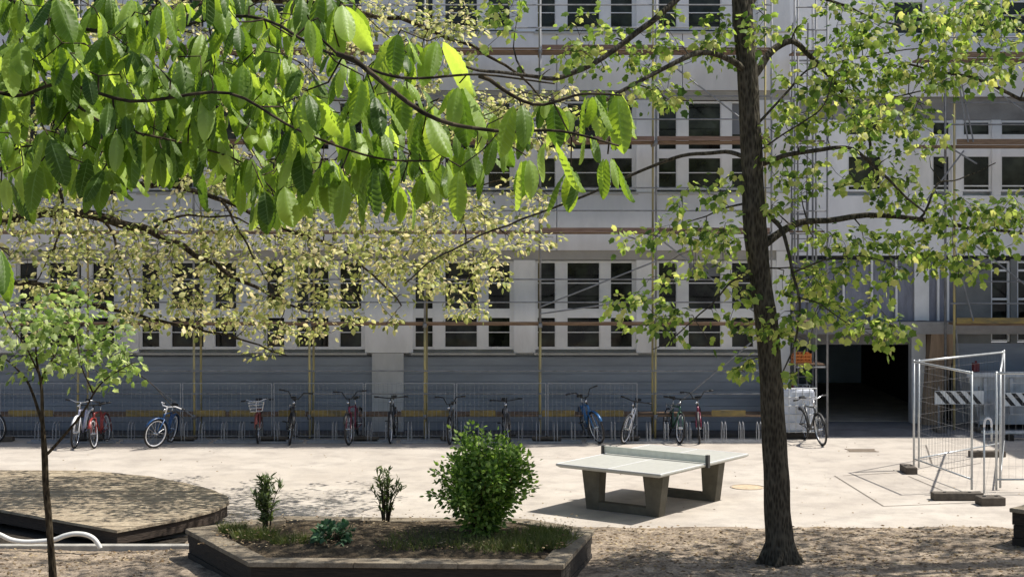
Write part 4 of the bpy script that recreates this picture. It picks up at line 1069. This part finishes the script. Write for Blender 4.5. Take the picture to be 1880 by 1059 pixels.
E2 = [(60, 430, 130, 60, 50), (200, 470, 130, 60, 42), (110, 380, 130, 40, 26), (330, 440, 120, 55, 44), (470, 440, 110, 70, 46), (600, 430, 110, 70, 50), (720, 430, 110, 70, 50), (820, 420, 90, 60, 34), (860, 500, 80, 50, 28), (740, 510, 90, 40, 24),
      (420, 540, 110, 50, 26), (560, 540, 100, 40, 22), (300, 560, 110, 50, 22), (150, 560, 130, 50, 20), (40, 560, 70, 60, 12), (540, 600, 90, 22, 9), (690, 590, 60, 16, 6), (860, 575, 40, 12, 4), (500, 648, 50, 10, 4), (430, 600, 60, 26, 6), (930, 380, 90, 45, 22), (960, 440, 60, 24, 8),
      (660, 340, 160, 50, 30), (930, 220, 110, 55, 44), (1000, 180, 60, 40, 12), (800, 200, 100, 70, 30), (700, 60, 130, 70, 46), (560, 80, 90, 80, 30), (830, 45, 60, 45, 16), (420, 330, 150, 50, 26), (250, 300, 200, 60, 26), (80, 250, 110, 90, 26), (80, 80, 110, 90, 24), (300, 60, 150, 80, 30), (450, 170, 150, 80, 26), (1040, 260, 40, 30, 5)]
tg = blobs(E2, 26.4, 2.4, T2.rng, 1.6)
for _ in range(70):
    tg.append(Vector((T2.rng.uniform(-11, -2), T2.rng.uniform(25.6, 29), T2.rng.uniform(8.3, 10.5))))
T2.grow(tg, .011, .0045, .16); n2 = T2.leaves('oval', M['cream'], (6, 12), (.055, .125), .17, .3); T2.done()

# --- sapling bottom left
SY = 19.6; sb = at(99, 1100, SY)
T3 = Tree('young_tree', 'thin young tree with light green leaves in front of the platform', (sb.x, SY, 0), M['bark2'], seed=21)
T3.limbp([(sb.x, SY, -.05), at(96, 1040, SY), at(90, 960, SY), at(84, 890, SY), at(82, 832, SY), at(78, 770, SY), at(76, 710, SY), at(66, 650, SY), at(70, 590, SY)], [.055, .046, .042, .040, .038, .024, .018, .012, .005], 0, T3.trunk, 12, .12)
for pp, y1, r0, r1 in (([(84, 835), (115, 805), (150, 760), (175, 715), (205, 685), (250, 665)], 19.1, .022, .005), ([(79, 780), (60, 720), (45, 690), (10, 660), (-30, 640)], 19.9, .022, .006), ([(75, 700), (95, 660), (130, 620), (160, 580)], 20.0, .016, .005), ([(74, 690), (50, 640), (20, 600), (0, 560)], 19.3, .014, .005), ([(170, 720), (150, 670), (140, 620)], 19.1, .012, .004), ([(215, 682), (260, 690), (300, 730), (335, 768)], 19.1, .006, .003)):
    T3.limbp(pl3(pp, SY, y1), r0, r1, None, 7, .1, .03)
E3 = [(200, 630, 60, 36, 12), (30, 580, 50, 30, 8), (100, 620, 90, 60, 20), (60, 600, 80, 45, 26), (150, 600, 80, 50, 28), (20, 640, 60, 40, 16), (110, 650, 80, 30, 18), (190, 660, 60, 28, 14), (230, 680, 40, 16, 8), (120, 560, 90, 24, 12), (40, 690, 40, 12, 4), (170, 700, 30, 14, 4)]
T3.grow(blobs(E3, SY, .7, T3.rng, .95), .006, .0022, .12); T3.leaves('maple', M['sapling'], (3, 8), (.06, .12), .16, .4); T3.done()

# --- foreground branch with big hanging leaves
def big_leaf_mesh(name, L, m, parent):
    """L: list of (pos, along, normal, size, width, curl). corrugated blades with folded midrib"""
    NV, NU = 19, 6; V = []; F = []; uv = []
    for (p, a, nrm, sz, wd, cu) in L:
        a = a.normalized(); nrm = (nrm - a * nrm.dot(a)).normalized(); sd = a.cross(nrm); b = len(V)
        for i in range(NV):
            v = i / (NV - 1); w = wd * (math.sin(PI * v ** .82) ** .75) * (1 - .15 * v) if 0 < v < 1 else 0.0
            for j in range(NU + 1):
                u = j / NU * 2 - 1
                # veins run obliquely: shift rows with |u|
                vv = v + .10 * abs(u) * math.sin(PI * v)
                tooth = 1 + (.05 if i % 2 else -.02) * (abs(u) > .9)
                rip = .036 * (1 if i % 2 else -1) * (1 if 0 < abs(u) < 1 else .2) * math.sin(PI * v)
                z = -abs(u) * w * .45 - cu * vv * vv + rip + .05 * u * u * math.sin(5 * vv)
                V.append(tuple(p + sz * (sd * (u * w * tooth) + a * (vv - cu * .2 * vv * vv) + nrm * z))); uv.append((j / NU, v))
        for i in range(NV - 1):
            for j in range(NU):
                q_ = b + i * (NU + 1) + j; F.append((q_, q_ + 1, q_ + NU + 2, q_ + NU + 1))
    me = bpy.data.meshes.new(name); me.from_pydata(V, [], F); me.materials.append(m)
    lay = me.uv_layers.new(name='UVMap'); vi = np.zeros(len(me.loops), dtype=np.int32); me.loops.foreach_get('vertex_index', vi)
    lay.data.foreach_set('uv', np.array(uv, dtype=np.float32)[vi].ravel()); me.shade_smooth()
    o = bpy.data.objects.new(name, me); C.objects.link(o); o.parent = parent; return o
def bigleaf_mat():
    m = leaf_mat('big_green_leaves', [(.04, .085, .015), (.085, .155, .027), (.15, .24, .04), (.23, .34, .065), (.36, .48, .16)], (2.2, 2.05, .75), .52, .45, .35)
    t = m.node_tree; N = t.nodes.new; L = t.links.new; b = t.nodes['Principled BSDF']
    uvn = N('ShaderNodeUVMap'); sp_ = N('ShaderNodeSeparateXYZ'); L(uvn.outputs[0], sp_.inputs[0])
    # |u-.5|
    s1 = N('ShaderNodeMath'); s1.operation = 'SUBTRACT'; L(sp_.outputs[0], s1.inputs[0]); s1.inputs[1].default_value = .5
    ab = N('ShaderNodeMath'); ab.operation = 'ABSOLUTE'; L(s1.outputs[0], ab.inputs[0])
    m1 = N('ShaderNodeMath'); m1.operation = 'LESS_THAN'; L(ab.outputs[0], m1.inputs[0]); m1.inputs[1].default_value = .03
    # side veins: fract(v*9.0)
    m2 = N('ShaderNodeMath'); m2.operation = 'MULTIPLY'; L(sp_.outputs[1], m2.inputs[0]); m2.inputs[1].default_value = 9
    fr = N('ShaderNodeMath'); fr.operation = 'FRACT'; L(m2.outputs[0], fr.inputs[0])
    m3 = N('ShaderNodeMath'); m3.operation = 'LESS_THAN'; L(fr.outputs[0], m3.inputs[0]); m3.inputs[1].default_value = .14
    mxm = N('ShaderNodeMath'); mxm.operation = 'MAXIMUM'; L(m1.outputs[0], mxm.inputs[0]); L(m3.outputs[0], mxm.inputs[1])
    ramp = next(n for n in t.nodes if n.type == 'VALTORGB')
    mx = N('ShaderNodeMixRGB'); mx.inputs[2].default_value = (.34, .46, .18, 1); fm = N('ShaderNodeMath'); fm.operation = 'MULTIPLY'; L(mxm.outputs[0], fm.inputs[0]); fm.inputs[1].default_value = .6
    L(fm.outputs[0], mx.inputs[0]); L(ramp.outputs[0], mx.inputs[1]); L(mx.outputs[0], b.inputs['Base Color'])
    return m
T5 = Tree('chestnut_tree', 'near tree whose branch of big hanging bright green leaves fills the upper left', (-3.4, 4.2, 0), M['bark2'], seed=31)
T5.limbp([(-3.4, 4.2, -.05), (-3.4, 4.2, 2), (-3.3, 4.2, 4), (-3.2, 4.3, 6), (-3.1, 4.3, 8)], [.24, .18, .16, .12, .04], 0, T5.trunk, 14, .1)
r5 = T5.rng
def N5(px, py, Y): return at(px, py, Y)
L5 = [
 ([(-3.3, 4.2, 4.6), (-2.6, 4.1, 4.9), N5(-200, -90, 4.4), N5(60, 10, 4.3), N5(280, 50, 4.2), N5(450, 40, 3.9), N5(600, 90, 3.5), N5(720, 150, 3.3), N5(880, 140, 3.3), N5(1010, 150, 3.3)], [.035, .022, .007, .0055, .0045, .004, .0035, .003, .0025, .0018], 0),
 ([(-3.3, 4.2, 4.7), (-2.5, 4.3, 5.1), N5(-250, 40, 3.9), N5(0, 165, 3.8), N5(110, 155, 3.7), N5(240, 190, 3.6), N5(420, 170, 3.6), N5(560, 240, 3.5), N5(700, 290, 3.5), N5(800, 300, 3.5)], [.03, .02, .007, .005, .0045, .004, .0035, .003, .0025, .0018], 0),
 ([N5(110, 155, 3.7), N5(190, 230, 3.8), N5(330, 270, 3.8), N5(430, 300, 3.9), N5(500, 350, 3.9)], .0045, .0016),
 ([N5(620, 100, 3.3), N5(760, 210, 3.2), N5(900, 240, 3.2), N5(1020, 240, 3.2), N5(1130, 270, 3.2)], .006, .002),
 ([N5(880, 140, 3.3), N5(980, 190, 3.4), N5(1060, 165, 3.4), N5(1130, 165, 3.4)], .005, .002),
 ([N5(-250, -40, 3.9), N5(50, -60, 4.2), N5(300, -40, 4.2), N5(520, -30, 4.1), N5(620, 0, 4.0)], .0045, .0016),
 ([N5(-250, 60, 3.8), N5(-60, 280, 3.9), N5(60, 260, 4.0), N5(160, 290, 4.0)], .0045, .0016),
 ([N5(-150, 380, 3.7), N5(-80, 440, 3.6), N5(0, 455, 3.5)], .004, .002),
 ([(-3.3, 4.2, 4.4), N5(-260, 300, 3.8), N5(-150, 380, 3.7)], .01, .004),
]
for P, r0, r1 in L5: T5.limbp(P, r0, r1, None, 7, .15, .035)
LV = []
def whorl(px, py, Y, n, sz, spread=1.0):
    p = at(px, py, Y); k0 = r5.uniform(0, 2 * PI); T5.tips.append((p, Vector((0, 0, -1))))
    for k in range(n):
        a = k0 + 2 * PI * k / n + r5.uniform(-.35, .35); s_ = sz * r5.uniform(.6, 1.15)
        out = Vector((math.cos(a), math.sin(a), 0)); al = (out * r5.uniform(.25, spread) + Vector((0, 0, -1))).normalized()
        st = p + out * .012 + Vector((0, 0, -.01))
        nrm = (out + Vector((0, 0, .35)) + Vector((r5.gauss(0, .25), r5.gauss(0, .25), 0)))
        LV.append((st, al, nrm, s_, r5.uniform(.16, .26), r5.uniform(-.1, .6)))
WH = [(40, 0, 4, 3), (120, 30, 3.7, 4), (180, 20, 3.6, 4), (250, -10, 3.9, 4), (300, 10, 3.5, 4), (400, -20, 3.8, 4), (440, 40, 3.5, 4), (500, -10, 3.9, 3), (590, -20, 3.6, 4), (560, 30, 3.3, 3), (640, 30, 3.6, 2), (620, 5, 3.4, 4),
      (0, 80, 3.9, 3), (20, 160, 3.8, 4), (110, 80, 3.6, 4), (150, 150, 3.7, 4), (230, 140, 3.5, 4), (330, 100, 3.6, 4), (380, 170, 3.5, 4), (300, 170, 3.8, 4), (450, 110, 3.5, 5), (520, 100, 3.7, 4), (470, 190, 3.8, 4), (560, 160, 3.4, 5),
      (640, 110, 3.7, 4), (740, 50, 3.3, 3), (800, 70, 3.3, 3), (690, 170, 3.4, 4), (750, 150, 3.3, 3), (850, 160, 3.2, 4), (640, 210, 3.5, 4), (610, 290, 3.6, 4), (540, 260, 3.7, 4),
      (960, 180, 3.2, 3), (1010, 260, 3.3, 2), (1080, 165, 3.3, 3), (1140, 170, 3.3, 3), (1120, 160, 3.4, 2), (1110, 275, 3.2, 4), (1050, 300, 3.3, 3), (920, 240, 3.4, 4), (850, 260, 3.5, 4), (790, 210, 3.4, 4), (730, 260, 3.5, 4), (690, 300, 3.6, 4), (740, 340, 3.6, 3), (840, 300, 3.4, 2), (640, 330, 3.5, 2),
      (20, 250, 3.9, 4), (90, 230, 3.8, 4), (150, 260, 4.0, 4), (210, 230, 3.9, 4), (50, 300, 4.1, 3), (110, 300, 4.0, 4), (270, 240, 3.8, 4), (340, 250, 3.7, 4), (400, 240, 3.7, 4), (460, 280, 3.8, 4), (350, 200, 3.6, 3), (430, 300, 4.0, 3), (490, 350, 3.8, 3), (520, 330, 3.9, 3), (0, 340, 4, 3), (-10, 455, 3.5, 3), (200, 90, 4.0, 3), (60, 40, 4.1, 3), (370, 60, 4.0, 3), (960, 290, 3.7, 3)]
for px, py, Y, n in WH:
    whorl(px + r5.uniform(-8, 8), py + r5.uniform(-8, 8), Y * r5.uniform(.96, 1.08), n, r5.uniform(.085, .122))
reg = [(60, 20, 110, 60, 9), (200, 60, 110, 60, 10), (420, 40, 120, 60, 10), (90, 140, 110, 80, 14), (270, 140, 100, 70, 12), (420, 190, 90, 70, 12), (560, 200, 80, 70, 9), (30, 280, 60, 60, 8), (140, 310, 90, 40, 9), (300, 290, 80, 30, 6), (560, 330, 60, 50, 6), (700, 120, 70, 50, 5), (780, 290, 70, 50, 7), (60, 60, 90, 90, 13), (60, 230, 90, 110, 18), (200, 200, 110, 130, 24), (350, 230, 110, 90, 20), (330, 80, 120, 80, 16), (480, 300, 80, 90, 14), (520, 130, 100, 100, 16), (620, 230, 90, 100, 15), (730, 240, 90, 90, 13), (860, 240, 80, 70, 8), (990, 250, 60, 60, 5), (1100, 230, 50, 50, 4), (600, 20, 60, 40, 6), (60, 340, 60, 30, 4), (660, 350, 60, 30, 4)]
for cx_, cy_, rx_, ry_, n_ in reg:
    for _ in range(int(n_ * 1.35)):
        a_ = r5.uniform(0, 2 * PI); q_ = math.sqrt(r5.random())
        whorl(cx_ + math.cos(a_) * q_ * rx_, cy_ + math.sin(a_) * q_ * ry_ - 20, r5.uniform(3.6, 4.9), r5.randint(2, 5), r5.uniform(.065, .108), 1.5)
T5.grow([p for p, _ in T5.tips], .003, .0018, .10); T5.tips = []
M['bigleaf'] = bigleaf_mat()
big_leaf_mesh('crown', [(p - T5.base, a, n_, s_, w_, c_) for p, a, n_, s_, w_, c_ in LV], M['bigleaf'], T5.t)
T5.done()

# ------------------------------------------------------------------ planting in the planter
def shrub(name, label, base, R, H, n, kind, m, size, seed, stems=7, shape='ball', cat='shrub'):
    r = random.Random(seed); t = thing(name, label, cat, base); st = MB(); pos, al, no, sz = [], [], [], []
    tips = []
    for k in range(stems):
        a = r.uniform(0, 2 * PI); f = r.uniform(.15, 1)
        if shape == 'loose': f = math.sqrt(r.random()) * r.uniform(.85, 1.18)
        top = Vector((math.cos(a) * R * f, math.sin(a) * R * f, H * (r.uniform(.6, 1) * (1 - .25 * f) if shape != 'loose' else math.sqrt(max(.05, 1 - (f * .85) ** 2)) * r.uniform(.72, 1.05))))
        P = smooth_pts([Vector((math.cos(a) * .04, math.sin(a) * .04, -.05)), top * .45 + Vector((0, 0, .1 * H)), top], 4)
        st.tube(P, [.012 + (.003 - .012) * i / (len(P) - 1) for i in range(len(P))], 5); tips.append(P)
    for i in range(n):
        if shape == 'loose':
            P = tips[r.randrange(len(tips))]; f = r.uniform(.22, 1) * (len(P) - 1); j = min(int(f), len(P) - 2); q_ = P[j].lerp(P[j + 1], f - j)
            v = Vector((r.gauss(0, 1), r.gauss(0, 1), r.gauss(0, 1))); q_ = q_ + v * (.045 + .055 * (1 - j / len(P)))
            if q_.z < .03: q_.z = r.uniform(.03, .2)
            d = (v.normalized() + (P[-1] - P[0]).normalized() * .7 + Vector((0, 0, -.2))).normalized()
        elif shape == 'ball':
            while True:
                v = Vector((r.uniform(-1, 1), r.uniform(-1, 1), r.uniform(-1, 1)))
                if v.length < 1: break
            v *= (1 if r.random() < .35 else (.72 + .28 * r.random()) / max(v.length, .2))
            bump = 1 + .28 * noise.noise(v * 2.3 + Vector((seed, 0, 0)))
            q_ = Vector((v.x * R * bump, v.y * R * bump, H * .52 + v.z * H * .5 * bump)); d = (v + Vector((r.gauss(0, .5), r.gauss(0, .5), r.gauss(0, .5)))).normalized()
            if noise.noise(q_ * 4.5) < -.30: continue
        else:
            P = tips[r.randrange(len(tips))]; j = r.randint(len(P) // 4, len(P) - 1); q_ = P[j] + Vector((r.gauss(0, .02), r.gauss(0, .02), r.gauss(0, .02)))
            d = Vector((r.gauss(0, 1), r.gauss(0, 1), r.uniform(.4, 1.6))).normalized()
        pos.append(tuple(q_)); al.append(tuple(d)); no.append((r.gauss(0, .6), r.gauss(0, .6), 1)); sz.append(r.uniform(*size))
    st.build('stems', M['bark2'], t); leaf_mesh('foliage', kind, pos, al, no, sz, m, t); return t
bs = gnd(886, 985, .5)
shrub('bush', 'big round leafy green bush in the long planter', (bs.x, 21.0, .48), .76, 1.42, 8600, 'oval', M['bush'], (.045, .085), 5, 62, 'loose')
# loose outer sprays
shrub('shrub', 'upright dark leaved shrub at the left end of the planter', (gx(490, 21.4), 21.4, .5), .24, .80, 620, 'lance', M['laurel'], (.09, .14), 6, 12, 'spray')
shrub('shrub', 'sparse upright shrub between the dark shrub and the big bush', (gx(708, 22.0), 22.0, .52), .30, .82, 420, 'lance', M['laurel'], (.07, .12), 7, 13, 'spray')
shrub('low_plant', 'low blue green plant on the soil near the front rim', (gx(615, 20.4), 20.4, .5), .26, .26, 380, 'oval', M['bluegreen'], (.06, .10), 8, 9, 'ball', 'plant')
def tufts(name, label, spots, n, H, seed, m, z):
    r = random.Random(seed); pos, al, no, sz = [], [], [], []
    for _ in range(n):
        cx, cy, rr = r.choice(spots); a = r.uniform(0, 2 * PI); q_ = rr * math.sqrt(r.random())
        pos.append((cx + math.cos(a) * q_, cy + math.sin(a) * q_ * .7, z)); al.append((r.gauss(0, .5), r.gauss(0, .5), 1)); no.append((r.gauss(0, 1), r.gauss(0, 1), .2)); sz.append(r.uniform(H * .5, H))
    o = leaf_mesh(name, 'blade', pos, al, no, sz, m, None); return tag(o, label, 'grass', kind='stuff')
tufts('grass', 'green grass and weeds growing on the planter soil', [(gx(470, 21), 21.0, .3), (gx(540, 20.6), 20.6, .3), (gx(960, 20.8), 20.8, .45), (gx(1000, 21.2), 21.2, .3), (gx(780, 20.7), 20.7, .5), (gx(850, 20.4), 20.4, .5), (gx(430, 21.4), 21.4, .2), (gx(1010, 20.9), 20.9, .35), (gx(1005, 20.4), 20.4, .25), (gx(950, 20.2), 20.2, .35), (gx(750, 20.3), 20.3, .4), (gx(900, 20.3), 20.3, .5), (gx(980, 20.5), 20.5, .3)], 6000, .19, 3, M['grass'], .46)
# leaf litter
def litter():
    r = random.Random(77); pos, al, no, sz = [], [], [], []
    for _ in range(13000):
        x = r.uniform(-9, 10); y = r.uniform(17.5, 24)
        if x < -4.4 and y > 22.2: continue
        if -4.6 < x < 1.2 and y > 19.2 and y < 22.8: continue
        if noise.noise(Vector((x * .9, y * .9, 0))) < -.1 and r.random() < .6: continue
        pos.append((x, y, hz(x, y, False) + .006)); al.append((r.gauss(0, 1), r.gauss(0, 1), r.uniform(-.1, .3))); no.append((r.gauss(0, .35), r.gauss(0, .35), 1)); sz.append(r.uniform(.025, .075))
    for _ in range(260):
        x = r.uniform(-9, 9); y = r.uniform(24, 34)
        pos.append((x, y, .006)); al.append((r.gauss(0, 1), r.gauss(0, 1), .1)); no.append((r.gauss(0, .3), r.gauss(0, .3), 1)); sz.append(r.uniform(.02, .05))
    for _ in range(900):
        x = r.uniform(-4, .9); y = r.uniform(19.9, 22.3); pos.append((x, y, .55)); al.append((r.gauss(0, 1), r.gauss(0, 1), .1)); no.append((r.gauss(0, .3), r.gauss(0, .3), 1)); sz.append(r.uniform(.02, .05))
    return leaf_mesh('leaf_litter', 'oval', pos, al, no, sz, M['litter'], None)
tag(litter(), 'dry brown leaf litter scattered over the sandy ground', 'leaf litter', kind='stuff')
print('leaves', n1, n2)
